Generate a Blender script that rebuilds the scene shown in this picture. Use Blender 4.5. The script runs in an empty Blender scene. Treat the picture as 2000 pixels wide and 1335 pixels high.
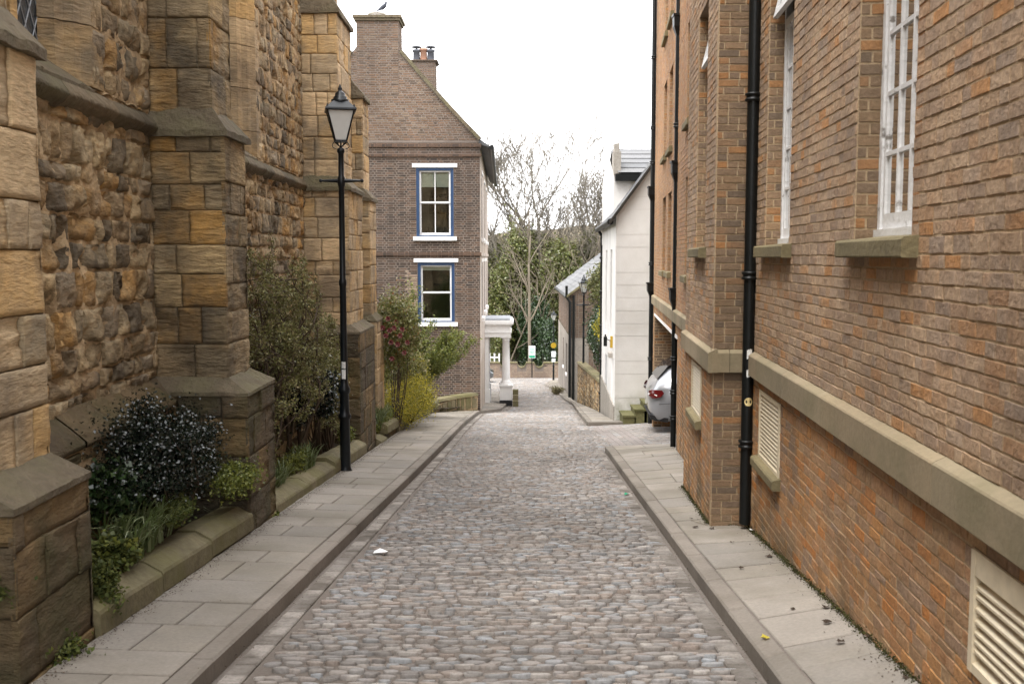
import bpy, math, random
import numpy as np
from mathutils import Vector, noise, Matrix
R = math.radians
random.seed(7)
rng = np.random.default_rng(7)
sc = bpy.context.scene
C = sc.collection

# ---------------------------------------------------------------- camera, world, sun, exposure
F = 1944.0; PITCH = math.atan((667.5-503)/F)
cam_d = bpy.data.cameras.new('camera'); cam = bpy.data.objects.new('camera', cam_d); C.objects.link(cam)
cam_d.lens = 35; cam_d.sensor_width = 36; cam_d.clip_start = 0.05; cam_d.clip_end = 3000
cam.location = (0, 0, 0); cam.rotation_euler = (R(90)-PITCH, 0, 0)
cam_d.dof.use_dof = True; cam_d.dof.focus_distance = 12.5; cam_d.dof.aperture_fstop = 5.6
sc.camera = cam
SUN_EL, SUN_AZ = 66, 215          # high soft sun behind the cloud, behind and left of the camera
w = bpy.data.worlds.new('World'); sc.world = w; w.use_nodes = True
nt = w.node_tree; nt.nodes.clear()
sky = nt.nodes.new('ShaderNodeTexSky'); sky.sky_type = 'NISHITA'; sky.sun_disc = False
sky.sun_elevation = R(SUN_EL); sky.sun_rotation = R(SUN_AZ); sky.dust_density = 5; sky.air_density = 1.0; sky.ozone_density = 1
hs = nt.nodes.new('ShaderNodeHueSaturation'); hs.inputs['Saturation'].default_value = 0.12
mxw = nt.nodes.new('ShaderNodeMix'); mxw.data_type = 'RGBA'; mxw.inputs[0].default_value = 0.75   # even cloud cover over the clear sky
mxw.inputs[7].default_value = (11.0, 11.0, 11.2, 1)
bgw = nt.nodes.new('ShaderNodeBackground'); bgw.inputs[1].default_value = 0.13
ow = nt.nodes.new('ShaderNodeOutputWorld')
nt.links.new(sky.outputs[0], hs.inputs['Color']); nt.links.new(hs.outputs[0], mxw.inputs[6])
nt.links.new(mxw.outputs[2], bgw.inputs[0]); nt.links.new(bgw.outputs[0], ow.inputs[0])
sd = bpy.data.lights.new('sun', 'SUN'); sd.energy = 1.0; sd.angle = R(25); sd.color = (1, .96, .9)
so = bpy.data.objects.new('sun', sd); C.objects.link(so)
az = R(SUN_AZ); el = R(SUN_EL)
sdir = Vector((math.sin(az)*math.cos(el), math.cos(az)*math.cos(el), math.sin(el)))
so.rotation_euler = (-sdir).to_track_quat('-Z', 'Y').to_euler(); so.location = (0, -5, 30)
sc.view_settings.view_transform = 'Standard'; sc.view_settings.look = 'None'
sc.view_settings.exposure = 1.62; sc.view_settings.gamma = 1
sc.cycles.use_denoising = True

# ---------------------------------------------------------------- measuring helpers
def ray(x, y):
    u = (x-1000)/F; v = (667.5-y)/F; cp, sp = math.cos(PITCH), math.sin(PITCH)
    Y = cp+v*sp
    return u/Y, (-sp+v*cp)/Y
def at(x, y, Y):
    a, b = ray(x, y); return Vector((a*Y, Y, b*Y))
GP = [(-12, -.5), (0, -1.6), (22, -3.76), (40, -5.86), (62, -7.5), (90, -7.7), (400, -9)]
def interp(pts, t):
    if t <= pts[0][0]: return pts[0][1]
    for (a, b), (c, d) in zip(pts, pts[1:]):
        if t <= c: return b+(d-b)*(t-a)/(c-a)
    return pts[-1][1]
def gz(Y): return (interp(GP, Y-2)+interp(GP, Y)*2+interp(GP, Y+2))/4
def G(x, y, off=0.0):
    a, b = ray(x, y); lo, hi = .5, 90
    for _ in range(50):
        m = (lo+hi)/2
        if b*m > gz(m)+off: lo = m
        else: hi = m
    return Vector((a*lo, lo, b*lo))

# ---------------------------------------------------------------- mesh helpers
class MB:
    def __init__(s): s.v = []; s.f = []; s.m = []; s.s = []
    def add(s, vs, fs, m=0, smooth=False):
        n = len(s.v); s.v.extend([tuple(p) for p in vs])
        for f in fs: s.f.append(tuple(i+n for i in f)); s.m.append(m); s.s.append(smooth)
    def box(s, a, b, m=0, bev=0.0):
        x0, y0, z0 = a; x1, y1, z1 = b
        s.hexa([(x0,y0,z0),(x1,y0,z0),(x1,y1,z0),(x0,y1,z0),(x0,y0,z1),(x1,y0,z1),(x1,y1,z1),(x0,y1,z1)], m)
    def hexa(s, p, m=0):
        s.add(p, [(0,3,2,1),(4,5,6,7),(0,1,5,4),(1,2,6,5),(2,3,7,6),(3,0,4,7)], m)
    def obox(s, O, U, V, N, u0, u1, v0, v1, n0, n1, m=0):
        P = lambda u, v, n: O+U*u+V*v+N*n
        s.hexa([P(u0,v0,n0),P(u1,v0,n0),P(u1,v1,n0),P(u0,v1,n0),P(u0,v0,n1),P(u1,v0,n1),P(u1,v1,n1),P(u0,v1,n1)], m)
    def quad(s, a, b, c, d, m=0): s.add([a, b, c, d], [(0,1,2,3)], m)
    def prism(s, prof, a, b, m=0, smooth=False):
        """prof: list of offset Vectors, swept from point a to point b"""
        a = Vector(a); b = Vector(b); n = len(prof)
        vs = [a+q for q in prof]+[b+q for q in prof]
        fs = [(i, (i+1) % n, n+(i+1) % n, n+i) for i in range(n)]
        s.add(vs, fs+[tuple(range(n))[::-1], tuple(range(n, 2*n))], m, smooth)
    def tube(s, pts, rad, n=8, m=0, cap=True, smooth=True):
        pts = [Vector(p) for p in pts]; k = len(pts)
        if not hasattr(rad, '__len__'): rad = [rad]*k
        vs = []; ref = None
        for i, p in enumerate(pts):
            d = (pts[min(i+1, k-1)]-pts[max(i-1, 0)])
            if d.length < 1e-9: d = Vector((0, 0, 1))
            d.normalize()
            if ref is None: ref = Vector((1, 0, 0)) if abs(d.x) < .8 else Vector((0, 1, 0))
            u = (ref-d*ref.dot(d)).normalized(); w_ = d.cross(u); ref = u
            for j in range(n):
                t = 2*math.pi*j/n; vs.append(p+(u*math.cos(t)+w_*math.sin(t))*rad[i])
        fs = [(i*n+j, i*n+(j+1) % n, (i+1)*n+(j+1) % n, (i+1)*n+j) for i in range(k-1) for j in range(n)]
        s.add(vs, fs, m, smooth)
        if cap:
            s.add(vs[:n], [tuple(range(n))[::-1]], m); s.add(vs[-n:], [tuple(range(n))], m)
    def lathe(s, base, prof, n=16, m=0, smooth=True, rot=0):
        """prof: (radius, z) from the bottom up"""
        b = Vector(base); vs = []
        for r, z in prof:
            for j in range(n):
                t = 2*math.pi*j/n+rot; vs.append(b+Vector((r*math.cos(t), r*math.sin(t), z)))
        k = len(prof)
        s.add(vs, [(i*n+j, i*n+(j+1) % n, (i+1)*n+(j+1) % n, (i+1)*n+j) for i in range(k-1) for j in range(n)], m, smooth)
        s.add(vs[:n], [tuple(range(n))[::-1]], m); s.add(vs[-n:], [tuple(range(n))], m)
    def build(s, name, mats, parent=None):
        me = bpy.data.meshes.new(name); me.from_pydata(s.v, [], s.f)
        if not isinstance(mats, (list, tuple)): mats = [mats]
        for q in mats: me.materials.append(q)
        me.polygons.foreach_set('material_index', s.m); me.polygons.foreach_set('use_smooth', s.s)
        me.update()
        return link(name, me, parent)
def link(name, me, parent=None):
    o = bpy.data.objects.new(name, me); C.objects.link(o)
    if parent is not None:
        o.parent = parent
        if parent.name in ORI: o.matrix_parent_inverse = Matrix.Translation(-ORI[parent.name])
    return o
ORI = {}
def thing(name, label, cat, loc=(0, 0, 0), group=None):
    o = bpy.data.objects.new(name, None); C.objects.link(o); o.location = loc
    o.empty_display_size = .2
    ORI[o.name] = Vector(loc); o['label'] = label; o['category'] = cat
    if group: o['group'] = group
    return o
def tag(o, label, cat, group=None, kind=None):
    if label: o['label'] = label
    if cat: o['category'] = cat
    if group: o['group'] = group
    if kind: o['kind'] = kind
    return o
def struct(o): o['kind'] = 'structure'; return o

# ---------------------------------------------------------------- materials
def rgb(c): return (c[0], c[1], c[2], 1)
class MT:
    def __init__(s, name):
        s.m = bpy.data.materials.new(name); s.m.use_nodes = True; s.t = s.m.node_tree
        s.p = s.t.nodes['Principled BSDF']; s.tc = s.t.nodes.new('ShaderNodeTexCoord')
    def n(s, t, **k):
        q = s.t.nodes.new(t)
        for a, b in k.items(): setattr(q, a, b)
        return q
    def l(s, a, b): s.t.links.new(a, b)
    def noise(s, scale, detail=4, rough=.55, stretch=None, dist=0):
        q = s.n('ShaderNodeTexNoise'); q.inputs['Scale'].default_value = scale; q.inputs['Detail'].default_value = detail
        q.inputs['Roughness'].default_value = rough; q.inputs['Distortion'].default_value = dist
        if stretch:
            mp = s.n('ShaderNodeMapping'); mp.inputs['Scale'].default_value = stretch
            s.l(s.tc.outputs['Object'], mp.inputs[0]); s.l(mp.outputs[0], q.inputs[0])
        else: s.l(s.tc.outputs['Object'], q.inputs[0])
        return q.outputs[0]
    def ramp(s, fac, stops, interp='LINEAR'):
        q = s.n('ShaderNodeValToRGB'); r = q.color_ramp; r.interpolation = interp
        while len(r.elements) < len(stops): r.elements.new(.5)
        for e, (p, c) in zip(r.elements, stops): e.position = p; e.color = rgb(c) if hasattr(c, '__len__') else (c, c, c, 1)
        s.l(fac, q.inputs[0]); return q.outputs[0]
    def mix(s, a, b, f, mode='MIX'):
        q = s.n('ShaderNodeMix', data_type='RGBA', blend_type=mode)
        for i, x in ((6, a), (7, b)):
            if hasattr(x, '__len__'): q.inputs[i].default_value = rgb(x)
            else: s.l(x, q.inputs[i])
        if isinstance(f, (int, float)): q.inputs[0].default_value = f
        else: s.l(f, q.inputs[0])
        return q.outputs[2]
    def math(s, op, a, b=0.0):
        q = s.n('ShaderNodeMath', operation=op)
        for i, x in enumerate((a, b)):
            if isinstance(x, (int, float)): q.inputs[i].default_value = x
            else: s.l(x, q.inputs[i])
        return q.outputs[0]
    def bump(s, h, strength=.5, dist=.02):
        q = s.n('ShaderNodeBump'); q.inputs['Strength'].default_value = strength; q.inputs['Distance'].default_value = dist
        s.l(h, q.inputs['Height']); s.l(q.outputs[0], s.p.inputs['Normal'])
    def out(s, col, rough=.85, spec=.3):
        if hasattr(col, '__len__'): s.p.inputs['Base Color'].default_value = rgb(col)
        else: s.l(col, s.p.inputs['Base Color'])
        s.p.inputs['Roughness'].default_value = rough; s.p.inputs['Specular IOR Level'].default_value = spec
        return s.m
def stops(cols):
    n = len(cols); return [(i/n, c) for i, c in enumerate(cols)]
def masonry(name, cols, dirt=(.05, .045, .035), dirt_amt=.5, fine=.35, bump=.6, bdist=.02, bscale=30, strata=None, moss=None, moss_z=None, big=.6, rough=.9, lo=.45, hi=.7, inner=.35):
    """colour of each block from its own random number, stains and weathering on top"""
    t = MT(name); g = t.n('ShaderNodeNewGeometry')
    mixn = t.noise(3.5, 5)
    isl = t.math('ADD', t.math('MULTIPLY', g.outputs['Random Per Island'], 1-inner), t.math('MULTIPLY', mixn, inner))
    c = t.ramp(isl, stops(cols))
    f1 = t.noise(bscale, 6, .65, strata)
    c = t.mix(c, t.ramp(f1, [(.25, 1-fine), (.75, 1+fine*.6)]), 1.0, 'MULTIPLY')
    d = t.ramp(t.noise(big, 7, .62), [(lo, 0.0), (hi, 1.0)])
    c = t.mix(c, dirt, t.math('MULTIPLY', d, dirt_amt))
    c = t.mix(c, t.ramp(t.noise(.55, 3, .5, (1, 1, .6)), [(.3, .80), (.7, 1.16)]), 1.0, 'MULTIPLY')
    if moss:
        mm = t.ramp(t.noise(2.2, 6, .6), [(.45, 0.0), (.62, 1.0)])
        if moss_z:
            sx = t.n('ShaderNodeSeparateXYZ'); t.l(t.tc.outputs['Object'], sx.inputs[0])
            mr = t.n('ShaderNodeMapRange'); t.l(sx.outputs[2], mr.inputs[0])
            mr.inputs[1].default_value = moss_z[0]; mr.inputs[2].default_value = moss_z[1]; mr.inputs[3].default_value = 0; mr.inputs[4].default_value = 1
            mm = t.math('MULTIPLY', mm, mr.outputs[0])
        c = t.mix(c, moss, t.math('MULTIPLY', mm, .7))
    h = t.math('ADD', f1, t.math('MULTIPLY', t.noise(bscale*.3, 5, .6, strata), 1.2))
    t.bump(h, bump, bdist)
    return t.out(c, rough, .25)
def plain(name, col, rough=.5, spec=.4, var=.12, scale=8, bump=0, metal=0, coat=0):
    t = MT(name); f = t.noise(scale, 5)
    c = t.mix(col, t.ramp(f, [(.3, 1-var), (.7, 1+var)]), 1.0, 'MULTIPLY')
    if bump: t.bump(t.noise(scale*5, 4), bump, .01)
    t.p.inputs['Metallic'].default_value = metal; t.p.inputs['Coat Weight'].default_value = coat
    return t.out(c, rough, spec)
def leafm(name, cols, rough=.5, spec=.4, trans=.25):
    t = MT(name); g = t.n('ShaderNodeNewGeometry')
    c = t.ramp(g.outputs['Random Per Island'], stops(cols)); t.out(c, rough, spec)
    tr = t.n('ShaderNodeBsdfTranslucent'); t.l(c, tr.inputs[0])
    mx = t.n('ShaderNodeMixShader'); mx.inputs[0].default_value = trans
    o = t.t.nodes['Material Output']; t.l(t.p.outputs[0], mx.inputs[1]); t.l(tr.outputs[0], mx.inputs[2]); t.l(mx.outputs[0], o.inputs[0])
    return t.m
def glassm(name, tint=(.85, .9, .9), refl=1.0):
    t = MT(name); t.t.nodes.remove(t.p)
    tr = t.n('ShaderNodeBsdfTransparent'); tr.inputs[0].default_value = rgb(tint)
    gl = t.n('ShaderNodeBsdfGlossy'); gl.inputs['Roughness'].default_value = .03
    lw = t.n('ShaderNodeFresnel'); lw.inputs[0].default_value = 1.52
    bp = t.n('ShaderNodeBump'); bp.inputs['Strength'].default_value = .04; bp.inputs['Distance'].default_value = .05
    t.l(t.noise(2.5, 1), bp.inputs['Height']); t.l(bp.outputs[0], gl.inputs['Normal'])
    mx = t.n('ShaderNodeMixShader'); t.l(t.math('MINIMUM', t.math('MULTIPLY', lw.outputs[0], 1.7*refl), 1.0), mx.inputs[0])
    t.l(tr.outputs[0], mx.inputs[1]); t.l(gl.outputs[0], mx.inputs[2]); t.l(mx.outputs[0], t.t.nodes['Material Output'].inputs[0])
    return t.m

M = {}
M['rubble'] = masonry('rubble_stone', [(.52,.385,.225),(.31,.245,.16),(.57,.43,.25),(.44,.32,.185),(.19,.155,.11),(.58,.46,.29),(.54,.32,.12),(.38,.30,.205),(.47,.39,.28)], dirt=(.06,.05,.038), dirt_amt=.62, bump=1.0, bdist=.05, bscale=11, strata=(1,1,1.8), big=1.1, fine=.5, lo=.42, hi=.62)
M['ashlar'] = masonry('ashlar_stone', [(.56,.40,.21),(.40,.30,.175),(.60,.43,.22),(.25,.20,.13),(.56,.32,.10),(.48,.37,.22),(.33,.24,.135),(.54,.42,.26)], dirt=(.07,.058,.042), dirt_amt=.68, bump=1.0, bdist=.06, bscale=8, strata=(1,1,3.6), big=1.3, fine=.45, lo=.45, hi=.62)
M['ashlar_pale'] = masonry('ashlar_pale_stone', [(.60,.445,.26),(.50,.37,.22),(.63,.46,.27),(.40,.31,.20),(.58,.38,.17),(.30,.245,.165)], dirt=(.09,.075,.06), dirt_amt=.62, bump=.7, bdist=.03, bscale=11, strata=(1,1,4.0), big=1.2, fine=.35, lo=.48, hi=.64)
M['mortar_stone'] = masonry('lime_mortar', [(.54,.405,.25),(.48,.35,.21)], dirt=(.15,.11,.07), dirt_amt=.6, bump=1.0, bdist=.04, bscale=14, big=1.6, fine=.4)
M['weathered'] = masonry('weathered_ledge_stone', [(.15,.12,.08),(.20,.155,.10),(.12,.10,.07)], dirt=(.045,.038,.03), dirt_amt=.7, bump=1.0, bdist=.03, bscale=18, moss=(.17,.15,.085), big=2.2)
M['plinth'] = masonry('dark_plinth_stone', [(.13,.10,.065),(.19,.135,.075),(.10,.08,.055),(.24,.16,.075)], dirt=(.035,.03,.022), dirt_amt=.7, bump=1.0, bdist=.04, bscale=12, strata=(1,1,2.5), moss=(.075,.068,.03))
M['coping'] = masonry('mossy_coping_stone', [(.20,.17,.10),(.24,.20,.12),(.17,.15,.085)], dirt=(.06,.055,.035), dirt_amt=.6, bump=.6, bscale=22, big=1.5, moss=(.135,.125,.05))
BR_UP = [(.39,.265,.165),(.45,.32,.21),(.33,.24,.17),(.41,.275,.17),(.47,.335,.22),(.30,.225,.17),(.40,.25,.145),(.44,.31,.20),(.36,.255,.18),(.42,.29,.185),(.46,.23,.09),(.38,.28,.20),(.43,.295,.19)]
BR_LO = [(.40,.235,.12),(.34,.215,.125),(.43,.225,.095),(.36,.23,.14),(.29,.20,.14),(.46,.23,.085),(.39,.24,.14),(.48,.20,.06),(.35,.21,.115),(.42,.27,.15)]
M['brick_up'] = masonry('weathered_grey_brown_brick', BR_UP, dirt=(.17,.12,.085), dirt_amt=.45, bump=1.0, bdist=.012, bscale=38, big=2.2, fine=.38, inner=.15, lo=.48, hi=.66)
M['brick_lo'] = masonry('orange_brown_brick', BR_LO, dirt=(.15,.10,.06), dirt_amt=.45, bump=1.0, bdist=.012, bscale=38, big=2.2, fine=.38, inner=.15, lo=.48, hi=.66, moss=(.07,.065,.035), moss_z=(-1.5,-2.4))
M['brick_far'] = masonry('tan_orange_brick', [(.40,.235,.13),(.36,.22,.13),(.44,.27,.15),(.33,.20,.13),(.42,.22,.10)], dirt=(.2,.14,.09), dirt_amt=.3, bump=.6, bdist=.01, bscale=40, big=1.2, inner=.12)
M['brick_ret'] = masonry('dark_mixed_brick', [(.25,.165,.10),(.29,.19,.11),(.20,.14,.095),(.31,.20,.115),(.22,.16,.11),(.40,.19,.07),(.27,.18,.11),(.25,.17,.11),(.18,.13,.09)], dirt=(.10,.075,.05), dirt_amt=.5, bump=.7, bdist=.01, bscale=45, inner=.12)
M['brick_mortar'] = masonry('brick_mortar', [(.50,.375,.24),(.45,.335,.21)], dirt=(.20,.15,.10), dirt_amt=.4, bump=.5, bdist=.012, bscale=60)
M['brick_house'] = masonry('dark_plum_brick', [(.085,.058,.043),(.06,.045,.037),(.12,.077,.055),(.045,.037,.033),(.15,.095,.066),(.095,.066,.05),(.072,.053,.043)], dirt=(.06,.05,.045), dirt_amt=.35, bump=.5, bdist=.01, bscale=30, inner=.15)
M['brick_gable'] = masonry('red_brown_gable_brick', [(.165,.11,.075),(.12,.082,.06),(.185,.115,.075),(.09,.066,.05),(.19,.14,.10),(.15,.095,.062)], dirt=(.1,.08,.07), dirt_amt=.3, bump=.5, bdist=.01, bscale=30, inner=.15)
M['brick_pale'] = masonry('pale_patch_brick', [(.40,.31,.22),(.33,.25,.18),(.28,.20,.15)], bump=.5, bdist=.01, dirt_amt=.3)
M['house_mortar'] = masonry('grey_mortar', [(.23,.19,.16),(.20,.165,.14)], dirt=(.12,.10,.09), dirt_amt=.4, bump=.4, bscale=40)
M['sand'] = masonry('band_sandstone', [(.27,.22,.145),(.30,.24,.16),(.24,.20,.13),(.28,.22,.14)], dirt=(.13,.12,.06), dirt_amt=.5, bump=.25, bdist=.01, bscale=35, big=1.5, fine=.15)
M['sill'] = masonry('sill_sandstone', [(.22,.18,.10),(.20,.165,.09)], dirt=(.08,.07,.04), dirt_amt=.5, bump=.3, bscale=35)
M['cobble'] = masonry('road_cobble', [(.25,.225,.205),(.30,.27,.245),(.22,.205,.19),(.31,.265,.23),(.225,.228,.23),(.28,.245,.22),(.40,.37,.34),(.185,.17,.16),(.28,.265,.25),(.31,.325,.34),(.27,.225,.195)], dirt=(.15,.13,.11), dirt_amt=.3, bump=.3, bdist=.006, bscale=60, big=.7, inner=.1, rough=.62)
M['joint'] = masonry('road_joint_grit', [(.205,.175,.15),(.18,.155,.135)], dirt=(.13,.11,.09), dirt_amt=.5, bump=.8, bdist=.01, bscale=70)
M['flag'] = masonry('york_flagstone', [(.25,.225,.195),(.29,.26,.225),(.22,.20,.175),(.27,.24,.20)], dirt=(.15,.13,.095), dirt_amt=.6, bump=.22, bdist=.008, bscale=50, big=1.1, fine=.2, rough=.75, lo=.44, hi=.64)
M['kerb'] = masonry('kerb_stone', [(.215,.19,.165),(.245,.215,.185),(.19,.17,.145)], dirt=(.12,.10,.075), dirt_amt=.5, bump=.3, bdist=.008, bscale=45, big=1.4, fine=.2)
M['gutter'] = masonry('gutter_sett', [(.27,.245,.22),(.33,.30,.27),(.22,.20,.18)], dirt=(.10,.085,.07), dirt_amt=.8, lo=.42, hi=.58, bump=.4, bscale=45, big=2.5)
M['pink'] = masonry('pink_paver', [(.28,.25,.235),(.265,.24,.225),(.30,.27,.255)], dirt=(.25,.2,.17), dirt_amt=.4, bump=.2, bscale=40)
M['soil'] = masonry('garden_soil', [(.045,.033,.022),(.06,.045,.03)], bump=1, bdist=.05, bscale=25)
M['earth'] = masonry('ground_earth', [(.13,.12,.07),(.10,.11,.05)], bump=.6, bdist=.05, bscale=8)
M['hill'] = masonry('wooded_hillside', [(.16,.125,.085),(.13,.11,.07),(.18,.14,.09)], bump=1, bdist=1, bscale=1.2, big=.05, dirt=(.10,.09,.06))
M['black'] = plain('black_painted_iron', (.005,.007,.009), .32, .35, .3, 20, .15)
M['black_dull'] = plain('black_pipe_paint', (.005,.006,.006), .4, .3, .3, 12, .2)
M['white'] = plain('white_gloss_paint', (.72,.72,.72), .4, .4, .05, 10)
M['white_old'] = masonry('flaking_white_paint', [(.70,.70,.70),(.66,.66,.66)], dirt=(.16,.14,.12), dirt_amt=.9, bump=.35, bscale=18, big=7, lo=.62, hi=.68, fine=.06)
M['blue'] = plain('blue_window_paint', (.018,.048,.115), .45, .4, .15, 10)
M['white_stone'] = plain('white_painted_stone', (.80,.785,.77), .6, .3, .05, 6, .2)
M['cream'] = plain('cream_louvre_paint', (.60,.52,.38), .5, .3, .1, 14, .1)
M['render'] = masonry('white_render', [(.76,.75,.73),(.76,.75,.73)], dirt=(.50,.48,.45), dirt_amt=.5, bump=.15, bscale=40, big=.9, fine=.04, inner=.9)
M['render_line'] = plain('render_joint', (.58,.56,.53), .9, .1, .1)
M['render_lined'] = masonry('pale_lined_render', [(.74,.725,.70),(.71,.695,.67)], dirt=(.55,.53,.49), dirt_amt=.55, bump=.12, bscale=30, big=1.1, fine=.04, inner=.5, moss=(.12,.13,.05), moss_z=(-3.05,-3.7))
M['cottage_wall'] = masonry('cottage_stone_wash', [(.26,.23,.20),(.22,.195,.17),(.29,.255,.22)], dirt=(.15,.13,.11), dirt_amt=.5, bump=.6, bscale=12)
M['pale_wall'] = masonry('pale_stone_wash', [(.44,.37,.31),(.38,.31,.255),(.47,.40,.35)], dirt=(.3,.25,.2), dirt_amt=.5, bump=.5, bscale=16, big=1)
M['greystone'] = masonry('pale_grey_stone', [(.40,.37,.33),(.35,.32,.28),(.44,.41,.37)], dirt=(.2,.18,.15), dirt_amt=.5, bump=.5, bscale=16)
M['slate'] = masonry('roof_slate', [(.09,.093,.10),(.12,.123,.13),(.075,.077,.085),(.13,.13,.13)], dirt=(.1,.1,.08), dirt_amt=.4, bump=.3, bscale=30, inner=.1, rough=.6)
M['slate_pale'] = masonry('pale_roof_slate', [(.155,.155,.165),(.13,.135,.145),(.18,.18,.185)], dirt=(.11,.105,.09), dirt_amt=.4, bump=.3, bscale=30, inner=.1, rough=.6)
M['lead'] = plain('lead_sheet', (.28,.30,.33), .5, .4, .1)
M['terracotta'] = plain('terracotta_pot', (.34,.19,.13), .8, .2, .15)
M['pot_dark'] = plain('dark_pot', (.09,.095,.11), .7, .2, .2)
M['glass'] = glassm('window_glass')
M['lamp_glass'] = plain('frosted_lamp_glass', (.62,.62,.60), .25, .5, .04)
M['lead_glass'] = plain('leaded_glass', (.045,.055,.065), .15, .6, .5, 14, .3)
M['room'] = plain('dim_room_plaster', (.16,.14,.11), .9, .1, .3, 2)
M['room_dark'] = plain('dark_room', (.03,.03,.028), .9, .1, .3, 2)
M['blind'] = plain('roller_blind', (.8,.75,.62), .9, .1, .05)
M['curtain'] = plain('brown_curtain', (.16,.125,.09), .9, .1, .3, 8)
M['wood'] = plain('varnished_wood', (.35,.24,.13), .5, .3, .2)
M['verge'] = plain('dark_verge_board', (.035,.03,.025), .8, .2, .4, 20)
M['bark'] = masonry('tree_bark', [(.27,.24,.20),(.22,.195,.16)], bump=.8, bscale=20, strata=(3,3,.6))
M['bark_pale'] = masonry('pale_bark', [(.24,.20,.15),(.20,.165,.125)], bump=.6, bscale=20, strata=(3,3,.6), dirt_amt=.3)
M['twig'] = plain('shrub_twig', (.07,.05,.035), .8, .2, .3)
M['ivy'] = leafm('ivy_leaf', [(.09,.11,.03),(.15,.165,.045),(.05,.065,.018),(.20,.20,.075),(.11,.125,.035)], .35, .5, .2)
M['holly'] = leafm('dark_evergreen_leaf', [(.02,.045,.015),(.035,.065,.02),(.015,.03,.012),(.05,.085,.03)], .28, .6, .12)
M['ivy_brown'] = leafm('olive_brown_leaf', [(.16,.15,.06),(.20,.17,.08),(.12,.12,.045),(.23,.19,.11)], .5, .4, .2)
M['gloss'] = leafm('glossy_dark_leaf', [(.006,.010,.006),(.009,.016,.009),(.005,.008,.005),(.014,.022,.014)], .2, .6, .04)
M['olive'] = leafm('small_olive_leaf', [(.20,.20,.065),(.15,.155,.05),(.26,.25,.09),(.12,.125,.04),(.26,.22,.10)], .45, .4, .2)
M['lime'] = leafm('bright_green_leaf', [(.17,.19,.035),(.13,.155,.03),(.23,.235,.05),(.09,.115,.025)], .45, .4, .25)
M['yellow'] = leafm('yellow_leaf', [(.46,.38,.03),(.36,.31,.03),(.24,.23,.03),(.52,.42,.05),(.15,.15,.025)], .5, .3, .25)
M['strap'] = leafm('strap_leaf', [(.10,.14,.045),(.15,.19,.07),(.07,.10,.03),(.20,.23,.12)], .35, .5, .2)
M['moss_dark'] = leafm('wall_moss', [(.045,.05,.015),(.07,.07,.022),(.035,.035,.015)], .8, .1, .1)
M['moss'] = leafm('moss_leaf', [(.08,.095,.022),(.11,.12,.03),(.05,.065,.018)], .7, .2, .2)
M['flower'] = leafm('red_petal', [(.26,.035,.045),(.34,.12,.12),(.20,.02,.03),(.40,.24,.22)], .5, .3, .2)
M['rust'] = leafm('rusty_leaf', [(.30,.12,.04),(.22,.10,.03),(.26,.17,.05)], .5, .3, .2)
M['dead'] = leafm('dead_leaf', [(.05,.035,.02),(.08,.05,.03),(.035,.025,.018)], .7, .2, .1)
M['paper'] = plain('white_paper', (.8,.8,.82), .8, .1, .02)
M['silver'] = plain('silver_car_paint', (.30,.31,.33), .3, .5, .02, 4, 0, .35, 1)
M['darkcar'] = plain('dark_grey_car_paint', (.09,.10,.11), .22, .5, .02, 4, 0, .3, 1)
M['tyre'] = plain('tyre_rubber', (.02,.02,.02), .85, .2, .1)
M['rim'] = plain('wheel_alloy', (.4,.4,.42), .35, .5, .05, 6, 0, .8)
M['car_glass'] = plain('dark_car_glass', (.01,.014,.02), .06, .8, .1)
M['tail'] = plain('red_tail_lens', (.10,.004,.006), .15, .6, .05, 6, 0, 0, 1)
M['plastic'] = plain('black_plastic', (.025,.025,.027), .6, .3, .1)
M['sign_w'] = plain('white_sign_face', (.72,.75,.76), .4, .4, .02)
M['sign_g'] = plain('green_sign_print', (.03,.30,.17), .4, .4, .02)
M['sign_y'] = plain('yellow_sign_face', (.42,.27,.02), .4, .4, .02)
M['sticker'] = plain('pale_sticker', (.62,.62,.60), .6, .3, .25, 30)
M['beige'] = plain('beige_sticker', (.62,.50,.24), .6, .3, .1)
M['bird'] = plain('grey_black_feather', (.04,.045,.06), .6, .3, .3, 30)

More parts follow.
